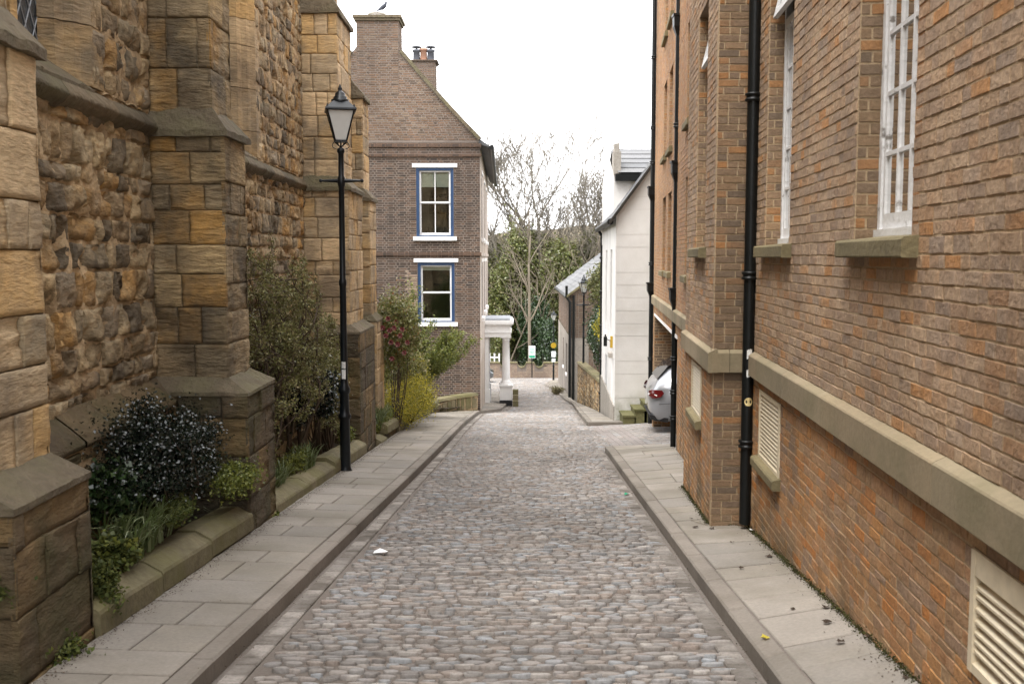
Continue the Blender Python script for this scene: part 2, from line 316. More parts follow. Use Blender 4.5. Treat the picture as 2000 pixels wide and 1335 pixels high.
# ---------------------------------------------------------------- masonry faces built block by block
def free(u0, u1, vm, holes):
    """intervals of u left free by the holes at height vm"""
    iv = [(u0, u1)]
    for (a, b, c, d) in holes:
        if c < vm < d:
            nx = []
            for (p, q) in iv:
                if b <= p or a >= q: nx.append((p, q)); continue
                if a-p > .01: nx.append((p, a))
                if q-b > .01: nx.append((b, q))
            iv = nx
    return iv
def block(mb, P, u0, u1, v0, v1, rel, bev, dep, amp, step, m, jit, ero=0.0, pits=0.0):
    L = u1-u0; H = v1-v0; b = min(bev, L*.3, H*.3)
    nu = max(1, int((L-2*b)/step+.5)); nv = max(1, int((H-2*b)/step+.5))
    us = [u0]+[u0+b+(L-2*b)*i/nu for i in range(nu+1)]+[u1]
    vs = [v0]+[v0+b+(H-2*b)*i/nv for i in range(nv+1)]+[v1]
    pts = []; nU = len(us); nV = len(vs)
    tu = random.uniform(-1, 1)*amp*.6; tv = random.uniform(-1, 1)*amp*.6
    for j, v in enumerate(vs):
        for i, u in enumerate(us):
            edge = i == 0 or j == 0 or i == nU-1 or j == nV-1
            du = dv = 0
            if jit and 0 < i < nU-1 or jit and edge:
                q = P(u, v, 0)*(.55/max(step, .03))
                du = noise.noise(q)*jit; dv = noise.noise(q+Vector((7, 3, 1)))*jit
            if edge: h = -dep
            else:
                cu = (u-u0)/L*2-1; cv = (v-v0)/H*2-1
                h = rel+tu*cu+tv*cv
                if amp: 
                    q = P(u, v, 0)
                    h += amp*(noise.noise(q*9)*.9+noise.noise(q*23)*.5)-(amp*.5*(cu**4+cv**4) if amp > .011 else 0)
                    if ero: h -= ero*abs(noise.noise(Vector((q.x*3, q.y*3, q.z*17)))+.25)*2.0
                    if pits:
                        d_ = noise.noise(q*5.5+Vector((0, 9, 3)))+.4*noise.noise(q*17)
                        if d_ > .22: h -= pits*min(1, (d_-.22)*3.2)
            pts.append(P(u+du, v+dv, h))
    n0 = len(mb.v); mb.v.extend([tuple(p) for p in pts])
    for j in range(nV-1):
        for i in range(nU-1):
            mb.f.append((n0+j*nU+i, n0+j*nU+i+1, n0+(j+1)*nU+i+1, n0+(j+1)*nU+i)); mb.m.append(m)
            mb.s.append(step < .042 and not (i == 0 or j == 0 or i == nU-2 or j == nV-2))
def blocks(mb, O, U, V, N, u0, u1, v0, v1, holes=(), course=(.061, .061), lens=((.165, .165), (.08, .08)), joint=.008,
           rel=.004, relv=.003, bev=.006, dep=.012, amp=0.0, step=.2, m=0, jit=0.0, pick=None, breaks=(), erode=0.0, pits=0.0):
    O = Vector(O); U = Vector(U); V = Vector(V); N = Vector(N)
    P = lambda u, v, n: O+U*u+V*v+N*n
    v = v0; row = 0; brk = sorted(set([b for h in holes for b in (h[2], h[3])]+list(breaks)))
    while v < v1-.01:
        h = random.uniform(*course); vn = v+h
        if course[0] != course[1] or True:
            for b in brk:
                if v+.01 < b < vn+h*.45: vn = b; break
        if v1-vn < h*.4: vn = v1
        vn = min(vn, v1)
        for (a, b) in free(u0, u1, (v+vn)/2, holes):
            u = a; k = row
            first = True
            while u < b-.005:
                lo, hi = lens[k % len(lens)]; k += 1
                L = random.uniform(lo, hi)
                if first and row % 2: L *= .5
                first = False
                un = u+L+joint
                if b-un < .35*L: un = b
                un = min(un, b)
                mm = m if pick is None else pick((u+un)/2, (v+vn)/2)
                if un-u > .02 and vn-v > .015:
                    block(mb, P, u+joint/2, un-joint/2, v+joint/2, vn-joint/2, rel+random.uniform(-1, 1)*relv, bev, dep, amp, step, mm, jit, (random.uniform(.4, 1)*erode if erode and random.random() < .38 else 0), pits)
                u = un
        v = vn; row += 1
def mortar_grid(mb, O, U, V, N, u0, u1, v0, v1, holes, m, n=0.0, step=.03, amp=.02, pits=.05):
    O = Vector(O); nu = int((u1-u0)/step); nv = int((v1-v0)/step); idx = {}; vs = []; fs = []
    def vid(i, j):
        if (i, j) not in idx:
            p = O+U*(u0+(u1-u0)*i/nu)+V*(v0+(v1-v0)*j/nv); h = n+amp*(noise.noise(p*6)+.5*noise.noise(p*15)+.35*noise.noise(p*34))
            d_ = noise.noise(p*5.5+Vector((0, 9, 3)))+.4*noise.noise(p*17)
            if d_ > .22: h -= pits*min(1, (d_-.22)*3.2)
            idx[(i, j)] = len(vs); vs.append(p+N*h)
        return idx[(i, j)]
    for j in range(nv):
        vm = v0+(v1-v0)*(j+.5)/nv
        for i in range(nu):
            um = u0+(u1-u0)*(i+.5)/nu
            if any(a < um < b and c < vm < d for a, b, c, d in holes): continue
            fs.append((vid(i, j), vid(i+1, j), vid(i+1, j+1), vid(i, j+1)))
    mb.add(vs, fs, m, True)
def backing(mb, O, U, V, N, u0, u1, v0, v1, holes, m, n=0.0):
    O = Vector(O); U = Vector(U); V = Vector(V); N = Vector(N)
    vb = sorted(set([v0, v1]+[min(max(x, v0), v1) for h in holes for x in (h[2], h[3])]))
    for c, d in zip(vb, vb[1:]):
        if d-c < 1e-4: continue
        for a, b in free(u0, u1, (c+d)/2, holes):
            q = [O+U*a+V*c+N*n, O+U*b+V*c+N*n, O+U*b+V*d+N*n, O+U*a+V*d+N*n]
            mb.add(q, [(0, 1, 2, 3)], m)
ZV = Vector((0, 0, 1))

# ================================================================ SETTING: ground, road, pavements
mb = MB()
xs = [-300, -80, -30, -12, -6, -3.4, -1.5, 0, 1.5, 3, 6, 12, 30, 80, 300]
ys = [-30, -12, -8, -4, 0, 2, 4, 8, 12, 16, 20, 22, 24, 28, 32, 36, 40, 45, 50, 56, 60, 62, 64, 70, 80, 95, 120, 200, 400]
vs = [(x, y, gz(y)-.12) for y in ys for x in xs]
mb.add(vs, [(j*15+i, j*15+i+1, (j+1)*15+i+1, (j+1)*15+i) for j in range(len(ys)-1) for i in range(14)])
struct(mb.build('ground', M['earth']))
# far wooded hillside across the river
mb = MB(); nx, ny = 60, 20; vs = []
for j in range(ny+1):
    for i in range(nx+1):
        x = -250+500*i/nx; y = 150+250*j/ny; t = j/ny
        vs.append((x, y, -12+(19+4*math.sin(x*.02+1))*(t**.7)+noise.noise(Vector((x*.05, y*.05, 0)))*4*t))
mb.add(vs, [(j*(nx+1)+i, j*(nx+1)+i+1, (j+1)*(nx+1)+i+1, (j+1)*(nx+1)+i) for j in range(ny) for i in range(nx)], 0, True)
struct(mb.build('hill', M['hill']))

def fpoly(pts):
    pts = sorted([(p[1], p[0]) for p in pts]); return lambda Y: interp(pts, Y)
KL = [(410,1335), (520,1225), (640,1103), (740,1003), (813,930), (875,866), (935,808)]
KLp = [G(x, y, .0) for x, y in KL]
KLp = [Vector((KLp[0].x-.10, -4, 0))]+KLp+[G(978, 803), G(990, 792), G(997, 775), Vector((-.15, 44, 0)), Vector((-2.2, 50, 0)), Vector((-5, 53, 0))]
lk = fpoly(KLp)
KRp = [Vector((1.02, -4, 0))]+[G(x, y) for x, y in ((1500,1335), (1395,1188), (1290,1037), (1232,955), (1183,884))]
rk = fpoly(KRp)
Y_RE = G(1183, 882).y
li = fpoly([(-2.17, -4), (-2.17, 3), (-2.19, 16), (-2.20, 25.8), (-1.97, 27.2), (-1.55, 28.15), (-.98, 28.85), (-.97, 30), (-1.03, 44), (-6, 53)])
PL1 = lambda Y: 1.428+.0716*Y
PL2 = lambda Y: 1.087+.0746*Y
PL3 = lambda Y: 1.178+.087*Y
ri_ = fpoly([(PL1(-4), -4), (PL1(8.4), 8.4), (PL2(8.5), 8.5), (PL2(10.8), 10.8), (PL3(10.9), 10.9), (PL3(21.3), 21.3)])
rdz = lambda Y: interp([(-4, .24), (3, .24), (4.2, .215), (8.4, .125), (11, .15), (15, .2), (17, .1)], Y)
def zl(X, Y): return gz(Y)+.10+.03*min(1, max(0, (lk(Y)-X)/.9))
def zr(X, Y):
    a = rk(Y); b = ri_(Y); t = min(1, max(0, (X-a)/max(.05, b-a))); return gz(Y)+.10*(1-t)+rdz(Y)*t
def slab(mb, X0a, X1a, X0b, X1b, Y0, Y1, zf, m, g=.0055, bev=.006, th=.09):
    """one flag between Y0 and Y1 (near edge X0a..X1a, far edge X0b..X1b)"""
    dz = random.uniform(-.003, .003)
    tp = []; bt = []
    for (x, y, sx, sy) in ((X0a, Y0, 1, 1), (X1a, Y0, -1, 1), (X1b, Y1, -1, -1), (X0b, Y1, 1, -1)):
        bt.append(Vector((x+sx*g, y+sy*g, zf(x, y)-th)))
        tp.append((x, y, sx, sy))
    md = [Vector((x+sx*g, y+sy*g, zf(x, y)-bev+dz)) for (x, y, sx, sy) in tp]
    tt = [Vector((x+sx*(g+bev), y+sy*(g+bev), zf(x, y)+dz)) for (x, y, sx, sy) in tp]
    mb.add(bt+md+tt, [(0,1,5,4),(1,2,6,5),(2,3,7,6),(3,0,4,7),(4,5,9,8),(5,6,10,9),(6,7,11,10),(7,4,8,11),(8,9,10,11)], m)
def pavement(name, kf, inf, zf, Y0, Y1, side, kw=.12, rows=(.34, .62)):
    mb = MB(); Y = Y0; r = 0
    # kerb stones
    y = Y0
    while y < Y1-.05:
        yn = min(y+random.uniform(.75, 1.1), Y1)
        slab(mb, kf(y)-(kw if side < 0 else 0), kf(y)+(kw if side > 0 else 0), kf(yn)-(kw if side < 0 else 0), kf(yn)+(kw if side > 0 else 0), y, yn, zf, 1, .003, .012, .26)
        y = yn
    while Y < Y1-.05:
        Yn = min(Y+random.uniform(*rows), Y1)
        a0, b0 = (inf(Y), kf(Y)-kw) if side < 0 else (kf(Y)+kw, inf(Y))
        a1, b1 = (inf(Yn), kf(Yn)-kw) if side < 0 else (kf(Yn)+kw, inf(Yn))
        wdt = b0-a0; n = 2 if wdt > .55 else 1
        if wdt > 1.15: n = 3
        if r % 3 == 2 and n > 1: n -= 1
        cut = [0]+sorted([(i+random.choice([-.18, .17, .05]))/n for i in range(1, n)])+[1]
        for p, q in zip(cut, cut[1:]):
            if wdt > .05: slab(mb, a0+(b0-a0)*p, a0+(b0-a0)*q, a1+(b1-a1)*p, a1+(b1-a1)*q, Y, Yn, zf, 0)
        Y = Yn; r += 1
    n = int((Y1-Y0)/.5)+1; vs = []        # bedding below the flags, dark grit in the joints
    for i in range(n+1):
        y = Y0+(Y1-Y0)*i/n; k = kf(y)
        for t in (0, .5, 1):
            x = inf(y)+(k-inf(y))*t-side*(0 if t < 1 else -.01)
            vs.append((x, y, zf(x, y)-.012))
    mb.add(vs, [(i*3+j, i*3+j+1, i*3+j+4, i*3+j+3) for i in range(n) for j in range(2)], 2)
    return struct(mb.build(name, [M['flag'], M['kerb'], M['joint']]))
pavement('pavement', lk, li, zl, -3, 50, -1)
pavement('pavement', rk, ri_, zr, -3, Y_RE, 1)
# second pavement in front of the white house
K2 = [G(1147, 832), G(1132, 812), G(1117, 790), G(1085, 765), G(1065, 752), Vector((2.6, 60, 0))]
k2 = fpoly(K2); Y2 = K2[0].y
i2 = fpoly([(2.9, 22.0), (2.38, 23.0), (2.50, 29.5), (2.48, 41.5), (2.50, 47), (2.62, 60)])
z2 = lambda X, Y: gz(Y)+.10
pavement('pavement', k2, i2, z2, Y2+.18, 59, 1)
mb = MB()
x = K2[0].x+.02
while x < 3.6:
    slab(mb, x, min(x+.7, 3.6), x, min(x+.7, 3.6), Y2, Y2+.17, z2, 1, .003, .012, .26); x += .7
y = Y2+.18
for x in (2.42, 2.98): slab(mb, x, x+.55, x, x+.55, y, 23.0, z2, 0)
struct(mb.build('pavement', [M['flag'], M['kerb']]))

# cobbled road: real stones bedded in grit, gutter setts along both kerbs
def rr(Y):
    if Y <= Y_RE: return rk(Y)
    if Y < Y2: return PL3(Y)+.6
    return k2(Y) if Y < 58 else 3.0
mb = MB(); ysr = [-4+.6*i for i in range(115)]; vs = []
for y in ysr:
    a, b = lk(y)-.03, rr(y)+.03
    for t in range(9): vs.append((a+(b-a)*t/8, y, gz(y)-.006))
mb.add(vs, [(j*9+i, j*9+i+1, (j+1)*9+i+1, (j+1)*9+i) for j in range(len(ysr)-1) for i in range(8)], 1)
def cobble(mb, x, y, rx, ry, h, near):
    n = 8; a0 = random.uniform(-.45, .45); zz = gz(y); sl = (gz(y+.5)-gz(y-.5))
    px = random.uniform(1.5, 2.7); vs = []; tx = random.uniform(-.08, .08); ty = random.uniform(-.36, .0)
    rad = [random.uniform(.86, 1.08) for _ in range(n)]
    rings = ((1.0, -.015), (.95, h*.6), (.80, h*.95), (.4, h)) if near else ((1.0, -.012), (.75, h*.85))
    for s, z in rings:
        for j in range(n):
            t = 2*math.pi*j/n+a0; c, d = math.cos(t), math.sin(t)
            k = (abs(c)**px+abs(d)**px)**(-1/px)*rad[j]*s
            X = x+rx*k*c; Y = y+ry*k*d
            vs.append((X, Y, zz+sl*(Y-y)+z+(tx*(X-x)+ty*(Y-y) if z > 0 else 0)))
    vs.append((x, y, zz+h*1.02)); q = len(rings)
    fs = [(i*n+j, i*n+(j+1) % n, (i+1)*n+(j+1) % n, (i+1)*n+j) for i in range(q-1) for j in range(n)]
    fs += [((q-1)*n+j, (q-1)*n+(j+1) % n, q*n) for j in range(n)]
    mb.add(vs, fs, 0, True)
y = 1.2
while y < 61:
    dy = random.uniform(.044, .068)*(1 if y < 20 else 1.6)
    a, b = lk(y)+.17, rr(y)-.17
    if Y_RE-.1 < y < Y2: b = 1.75+.0*y
    x = a+random.uniform(0, .08); ph = random.uniform(0, 6)
    while x < b:
        wx = random.uniform(.065, .15)*(1 if y < 20 else 1.5)
        yy = y+dy/2+.03*math.sin(x*2.3+ph)+random.uniform(-.019, .019)
        cobble(mb, x+wx/2, yy, wx/2*.98, dy/2*random.uniform(.85, 1.2), random.uniform(.006, .018), y < 16)
        x += wx
    y += dy
for side in (0, 1):
    y = 1.0
    while y < 50:
        L = random.uniform(.12, .26); yn = y+L
        if side == 1 and Y_RE-.2 < y < Y2: y = yn; continue
        e0, e1 = (lk(y), lk(yn)) if side == 0 else (rr(y), rr(yn))
        if abs(e0-e1) < .2:
            zf = lambda X, Y: gz(Y)+.012
            if side == 0: slab(mb, e0+.03, e0+.155, e1+.03, e1+.155, y, yn, zf, 2, .005, .008, .04)
            else: slab(mb, e0-.155, e0-.03, e1-.155, e1-.03, y, yn, zf, 2, .005, .008, .04)
        y = yn
struct(mb.build('road', [M['cobble'], M['joint'], M['gutter']]))
# drive mouth in front of the undercroft: small setts with two bands of pink pavers
mb = MB(); y = Y_RE+.02
zf = lambda X, Y: gz(Y)+.012+max(0, (X-1.9))*.06
while y < Y2-.02:
    yn = min(y+.075, Y2-.01); x = 1.78
    while x < 4.8:
        wx = (.12 if x < 2.4 else random.uniform(.10, .16))
        m = 0
        # two smooth bands run along the street
        if 1.77 < x+.06 < 2.02 or 2.12 < x+.06 < 2.42: m = 1
        slab(mb, x, x+wx, x, x+wx, y, yn, zf, m, .003, .004, .03); x += wx
    y = yn
vs = [(1.7, Y_RE-.05, gz(Y_RE)-.004), (6.5, Y_RE-4, gz(Y_RE-4)+.15), (6.5, Y2+.4, gz(Y2)+.15), (1.7, Y2+.02, gz(Y2)-.004)]
vs = []
for i in range(14):
    y = 13.5+(Y2+.1-13.5)*i/13
    for x in (1.7, 1.9, 4.0, 7.5): vs.append((x if y >= Y_RE else max(x, PL3(y)-.05), y, gz(y)-.004+max(0, (x-1.9))*.06))
mb.add(vs, [(i*4+j, i*4+j+1, (i+1)*4+j+1, (i+1)*4+j) for i in range(13) for j in range(3)], 2)
struct(mb.build('driveway', [M['cobble'], M['pink'], M['joint']]))
# cross street in front of the far boundary wall
mb = MB()
xs_ = [-14, -6, -3, 0, 2.6]
vs = [(x, y, gz(y)-.001) for y in (52.5, 55, 58, 60.6) for x in xs_]
mb.add(vs, [(j*5+i, j*5+i+1, (j+1)*5+i+1, (j+1)*5+i) for j in range(3) for i in range(4)])
struct(mb.build('side_street', M['flag']))

# church-side planting beds
def bed(name, pts0, pts1):
    mb = MB(); n = 24; vs = []
    for i in range(n+1):
        t = i/n; a = pts0[0].lerp(pts0[1], t); b = pts1[0].lerp(pts1[1], t)
        for k in range(5):
            p = a.lerp(b, k/4); vs.append((p.x, p.y, p.z+noise.noise(p*3)*.05))
    mb.add(vs, [(i*5+k, i*5+k+1, (i+1)*5+k+1, (i+1)*5+k) for i in range(n) for k in range(4)], 0, True)
    return struct(mb.build(name, M['soil']))
for (a, b) in ((4.9, 8.4), (8.9, 15.0), (15.6, 26.0), (26.0, 29.0)):
    x1 = -2.28
    bed('flower_bed', (Vector((x1, a, gz(a)+.22)), Vector((-2.28 if b < 28 else -1.2, b, gz(b)+.24))), (Vector((-2.95, a, gz(a)+.34)), Vector((-3.2 if b < 20 else -7, b, gz(b)+(.34 if b < 20 else .8)))))

# ================================================================ THE STONE CHURCH
CW = lambda Y: -2.78-.0207*Y
church = thing('stone_church', 'old sandstone church of rubble and ashlar with stepped buttresses behind the planted beds', 'church', (-5.5, 7, gz(7)))
nC = Vector((1, .0207, 0)).normalized(); uC = Vector((-.0207, 1, 0)).normalized()
OC = Vector((CW(0), 0, 0))
SC_T, SC_B = 1.16, 1.02
HT = 7.5
mb = MB()
wins = [(1.2, 3.0, SC_T+.02, 5.0), (5.25, 7.05, SC_T+.02, 5.0), (9.55, 11.95, SC_T+.02, 5.0)]
zones = [(-6.0, 4.35), (5.0, 8.45), (8.9, 15.2), (15.9, 17.6), (18.2, 18.6)]
backing(mb, OC, uC, ZV, nC, -6, 18.6, -4.2, HT, wins, 1, -.09)
for a, b in zones:
    hi = 4.4 if b > 5 else 3.6
    blocks(mb, OC, uC, ZV, nC, a, b, -1.05, SC_B-.0, wins, (.13, .27), ((.16, .36), (.11, .24), (.2, .42)), .004, .012, .012, .014, .05, .020, .030, 0, .017, pits=.075)
    mortar_grid(mb, OC, uC, ZV, nC, a, b, -1.1, SC_B+.04, wins, 1, -.010, .03, .020, .06)
    blocks(mb, OC, uC, ZV, nC, a, b, SC_T, hi, wins, (.12, .24), ((.14, .32), (.10, .22), (.18, .36)), .004, .008, .009, .014, .045, .015, .034, 0, .018, pits=.045)
    mortar_grid(mb, OC, uC, ZV, nC, a, b, SC_T-.03, hi, wins, 1, -.006, .034, .018, .035)
# back of the building: a solid mass
mb.add([OC+uC*-6-nC*.02+ZV*-4.3, OC+uC*18.6-nC*.02+ZV*-4.3, OC+uC*18.6-nC*6+ZV*-4.3, OC+uC*-6-nC*6+ZV*-4.3,
        OC+uC*-6-nC*.02+ZV*HT, OC+uC*18.6-nC*.02+ZV*HT, OC+uC*18.6-nC*6+ZV*HT, OC+uC*-6-nC*6+ZV*HT],
       [(4,5,6,7), (1,2,6,5), (2,3,7,6), (3,0,4,7)], 1)
mb.build('wall', [M['rubble'], M['mortar_stone']], church)
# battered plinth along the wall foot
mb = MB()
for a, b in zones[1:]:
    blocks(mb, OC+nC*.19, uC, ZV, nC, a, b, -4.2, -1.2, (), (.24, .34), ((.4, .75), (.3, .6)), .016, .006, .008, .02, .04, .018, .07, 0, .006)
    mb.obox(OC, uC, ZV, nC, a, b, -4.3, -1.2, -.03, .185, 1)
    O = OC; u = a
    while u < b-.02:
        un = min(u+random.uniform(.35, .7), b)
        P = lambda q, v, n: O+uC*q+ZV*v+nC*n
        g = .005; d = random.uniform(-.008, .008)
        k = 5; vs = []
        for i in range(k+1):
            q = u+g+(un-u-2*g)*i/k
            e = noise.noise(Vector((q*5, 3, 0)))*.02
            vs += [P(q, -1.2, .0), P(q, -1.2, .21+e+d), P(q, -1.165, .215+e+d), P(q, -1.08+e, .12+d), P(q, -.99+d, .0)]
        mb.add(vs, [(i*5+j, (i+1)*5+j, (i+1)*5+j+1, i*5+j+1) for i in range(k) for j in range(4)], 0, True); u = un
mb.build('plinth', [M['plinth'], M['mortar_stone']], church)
# weathered string course between the buttresses
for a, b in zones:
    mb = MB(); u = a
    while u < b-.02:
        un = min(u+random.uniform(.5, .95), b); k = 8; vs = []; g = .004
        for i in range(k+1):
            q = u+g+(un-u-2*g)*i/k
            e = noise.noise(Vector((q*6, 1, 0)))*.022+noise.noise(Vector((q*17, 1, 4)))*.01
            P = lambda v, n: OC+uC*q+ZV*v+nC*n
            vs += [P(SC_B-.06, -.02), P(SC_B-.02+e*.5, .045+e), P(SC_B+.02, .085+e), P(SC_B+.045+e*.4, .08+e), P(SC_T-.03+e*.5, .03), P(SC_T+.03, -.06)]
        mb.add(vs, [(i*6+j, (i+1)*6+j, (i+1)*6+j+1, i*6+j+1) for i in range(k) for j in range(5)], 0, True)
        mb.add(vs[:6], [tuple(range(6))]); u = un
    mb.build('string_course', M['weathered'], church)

def tier(mb, Y0, Y1, Xf, z0, z1, m, course=(.2, .34), amp=.012):
    """a buttress tier: blocks on the near, street and far faces round a mortar core"""
    xb = CW((Y0+Y1)/2)-.1; e = .024
    mb.box((xb, Y0+e+.0, z0), (Xf-e, Y1-e, z1), 1)
    kw = dict(course=course, joint=.004, rel=.004, relv=.005, bev=.004, dep=.02, amp=amp*.55, step=.028, m=m, jit=.004, erode=.014)
    st = random.getstate()
    blocks(mb, (0, Y0, 0), (1, 0, 0), ZV, (0, -1, 0), xb+.1, Xf+.004, z0, z1, lens=((.14, .34), (.25, .45)), **kw)
    random.setstate(st)
    blocks(mb, (Xf, 0, 0), (0, 1, 0), ZV, (1, 0, 0), Y0-.004, Y1+.004, z0, z1, lens=((.3, .55), (.18, .4)), **kw)
    random.setstate(st)
    blocks(mb, (0, Y1, 0), (-1, 0, 0), ZV, (0, 1, 0), -Xf-.004, -xb-.1, z0, z1, lens=((.14, .34), (.25, .45)), **kw)
def offset(mb, Y0, Y1, X_lo, X_up, dY, z0, z1, m, lip=.0, lipz=.05, rise=None):
    """sloped weathering from the wider tier below to the narrower one above"""
    xb = CW(Y0)-.1
    a = [(xb, Y0-lip, z0), (X_lo+lip, Y0-lip, z0), (X_lo+lip, Y1+lip, z0), (xb, Y1+lip, z0)]
    b = [(xb, Y0-lip, z0+lipz), (X_lo+lip, Y0-lip, z0+lipz), (X_lo+lip, Y1+lip, z0+lipz), (xb, Y1+lip, z0+lipz)]
    c = [(xb, Y0+dY, z1), (X_up, Y0+dY, z1), (X_up, Y1-dY, z1), (xb, Y1-dY, z1)]
    n = 12
    def edge(p, q, seed):
        out = []
        for i in range(n):
            t = i/n; v = Vector(p).lerp(Vector(q), t); w_ = noise.noise(v*7+Vector((seed, 0, 0)))*.014+noise.noise(v*19)*.006
            out.append(v+Vector((w_*.8, -w_*.5, w_)))
        return out
    R_ = []
    for ring in (a, b, c):
        l = []
        for i in range(4): l += edge(ring[i], ring[(i+1) % 4], 0)
        R_.append(l)
    K = 4*n; vs = R_[0]+R_[1]+R_[2]
    mb.add(vs, [(r*K+i, r*K+(i+1) % K, (r+1)*K+(i+1) % K, (r+1)*K+i) for r in range(2) for i in range(K)]+[tuple(range(K))[::-1], tuple(range(2*K, 3*K))], m)
def buttress(Y0, Y1, Xp, Xl, Xu, din, top, sl, plz=-1.13, mats=('ashlar', 'plinth')):
    zb = gz(Y1)-.1
    mb = MB()
    tier(mb, Y0+din, Y1-din, Xl, plz+.1, SC_B-.02, 0)
    tier(mb, Y0+din+.03, Y1-din-.03, Xu, SC_T+.0, top, 0, (.26, .40))
    o = mb.build('buttress', [M[mats[0]], M['mortar_stone']], church)
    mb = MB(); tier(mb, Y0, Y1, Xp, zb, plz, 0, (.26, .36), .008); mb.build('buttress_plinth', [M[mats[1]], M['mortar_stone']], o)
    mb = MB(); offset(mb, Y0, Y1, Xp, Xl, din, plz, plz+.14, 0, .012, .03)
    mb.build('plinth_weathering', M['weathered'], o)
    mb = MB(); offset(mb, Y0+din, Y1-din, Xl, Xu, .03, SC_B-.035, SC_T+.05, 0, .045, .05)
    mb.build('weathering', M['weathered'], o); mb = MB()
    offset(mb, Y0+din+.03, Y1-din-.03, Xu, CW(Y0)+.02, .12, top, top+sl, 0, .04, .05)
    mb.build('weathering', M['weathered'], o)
buttress(4.28, 5.07, -2.19, -2.37, -2.48, .03, 4.4, .8, mats=('ashlar_pale', 'plinth'))
buttress(8.10, 9.00, -2.17, -2.355, -2.455, .12, 4.4, .8)
buttress(14.7, 16.3, -2.26, -2.42, -2.56, .14, 3.55, .9, mats=('ashlar_pale', 'plinth'))
buttress(17.45, 18.4, -2.38, -2.49, -2.60, .10, 2.75, .7, mats=('ashlar_pale', 'ashlar_pale'))
# windows: splayed jambs, leaded lights
for (a, b, c, d) in wins:
    mb = MB()
    dep = .27
    for s, e in ((1, a), (-1, b)):     # moulded splay in courses
        z = c
        while z < d:
            zn = min(z+random.uniform(.3, .5), d)
            pr = [(0, .0), (-.05, .05), (-.07, .10), (-.13, .13), (-.16, .20), (-dep+.01, .235)]
            pts0 = [OC+uC*(e+s*q)+nC*(n+.006)+ZV*(z+.004) for n, q in pr]+[OC+uC*(e-s*.22)-nC*(dep)+ZV*(z+.004), OC+uC*(e-s*.22)+nC*.004+ZV*(z+.004)]
            pts1 = [p+ZV*(zn-z-.008) for p in pts0]
            k = len(pts0)
            mb.add(pts0+pts1, [(i, (i+1) % k, k+(i+1) % k, k+i) for i in range(k)]+[tuple(range(k)), tuple(range(k, 2*k))], 0)
            z = zn
    # sloping sill
    P = lambda u, v, n: OC+uC*u+ZV*v+nC*n
    sb_ = MB(); sb_.add([P(a, c-.02, .02), P(b, c-.02, .02), P(b, c+.20, -dep), P(a, c+.20, -dep), P(a, c-.12, .02), P(b, c-.12, .02)], [(0,1,2,3), (4,5,1,0)], 0)
    for m_ in (b-.235-.42, b-.235-.42*2-.10, a+.235+.25):
        mb.obox(OC, uC, ZV, nC, m_-.05, m_+.05, c, d, -dep-.02, -dep+.06, 0)
    w_ = mb.build('window', M['ashlar_pale'], church)
    sb_.build('sill', M['weathered'], w_)
    mb = MB(); mb.obox(OC, uC, ZV, nC, a, b, c, d, -dep-.03, -dep+.01, 0)
    mb.build('pane', M['lead_glass'], w_)
    mb = MB(); s_ = .13; u = a-2.5
    while u < b:                       # diamond leading
        for sg in (1, -1):
            n_ = 14
            pts = []
            for i in range(2):
                t = (0, 2.6)[i]
                pts.append((u+(t*.55 if sg > 0 else 2.6*.55-t*.55), c+.1+t))
            (u0, v0), (u1, v1) = pts
            # clip to the light
            def clip(u0, v0, u1, v1):
                lo, hi = 0, 1; du = u1-u0
                if abs(du) > 1e-6:
                    t0, t1 = sorted(((a+.22-u0)/du, (b-.22-u0)/du)); lo, hi = max(lo, t0), min(hi, t1)
                return lo, hi
            lo, hi = clip(u0, v0, u1, v1)
            if hi > lo:
                p = P(u0+(u1-u0)*lo, v0+(v1-v0)*lo, -dep+.014); q = P(u0+(u1-u0)*hi, v0+(v1-v0)*hi, -dep+.014)
                mb.tube([p, q], .005, 4, 0, False, False)
        u += s_
    mb.build('leading', M['lead'], w_)

# ================================================================ THE LONG BRICK BUILDING ON THE RIGHT
hall = thing('brick_hall', 'long orange-brown brick building with stone band, louvred vents and black downpipes filling the right side', 'building', (3.2, 8, gz(8)))
def plane(a, k):
    N = Vector((-1, k, 0)).normalized(); U = Vector((k, 1, 0)); return Vector((a, 0, 0)), U, N
O1, U1, N1 = plane(1.428, .0716); O2, U2, N2 = plane(1.087, .0746); O3, U3, N3 = plane(1.178, .087)
BT, BB = -.78, -.975; HH = 7.4
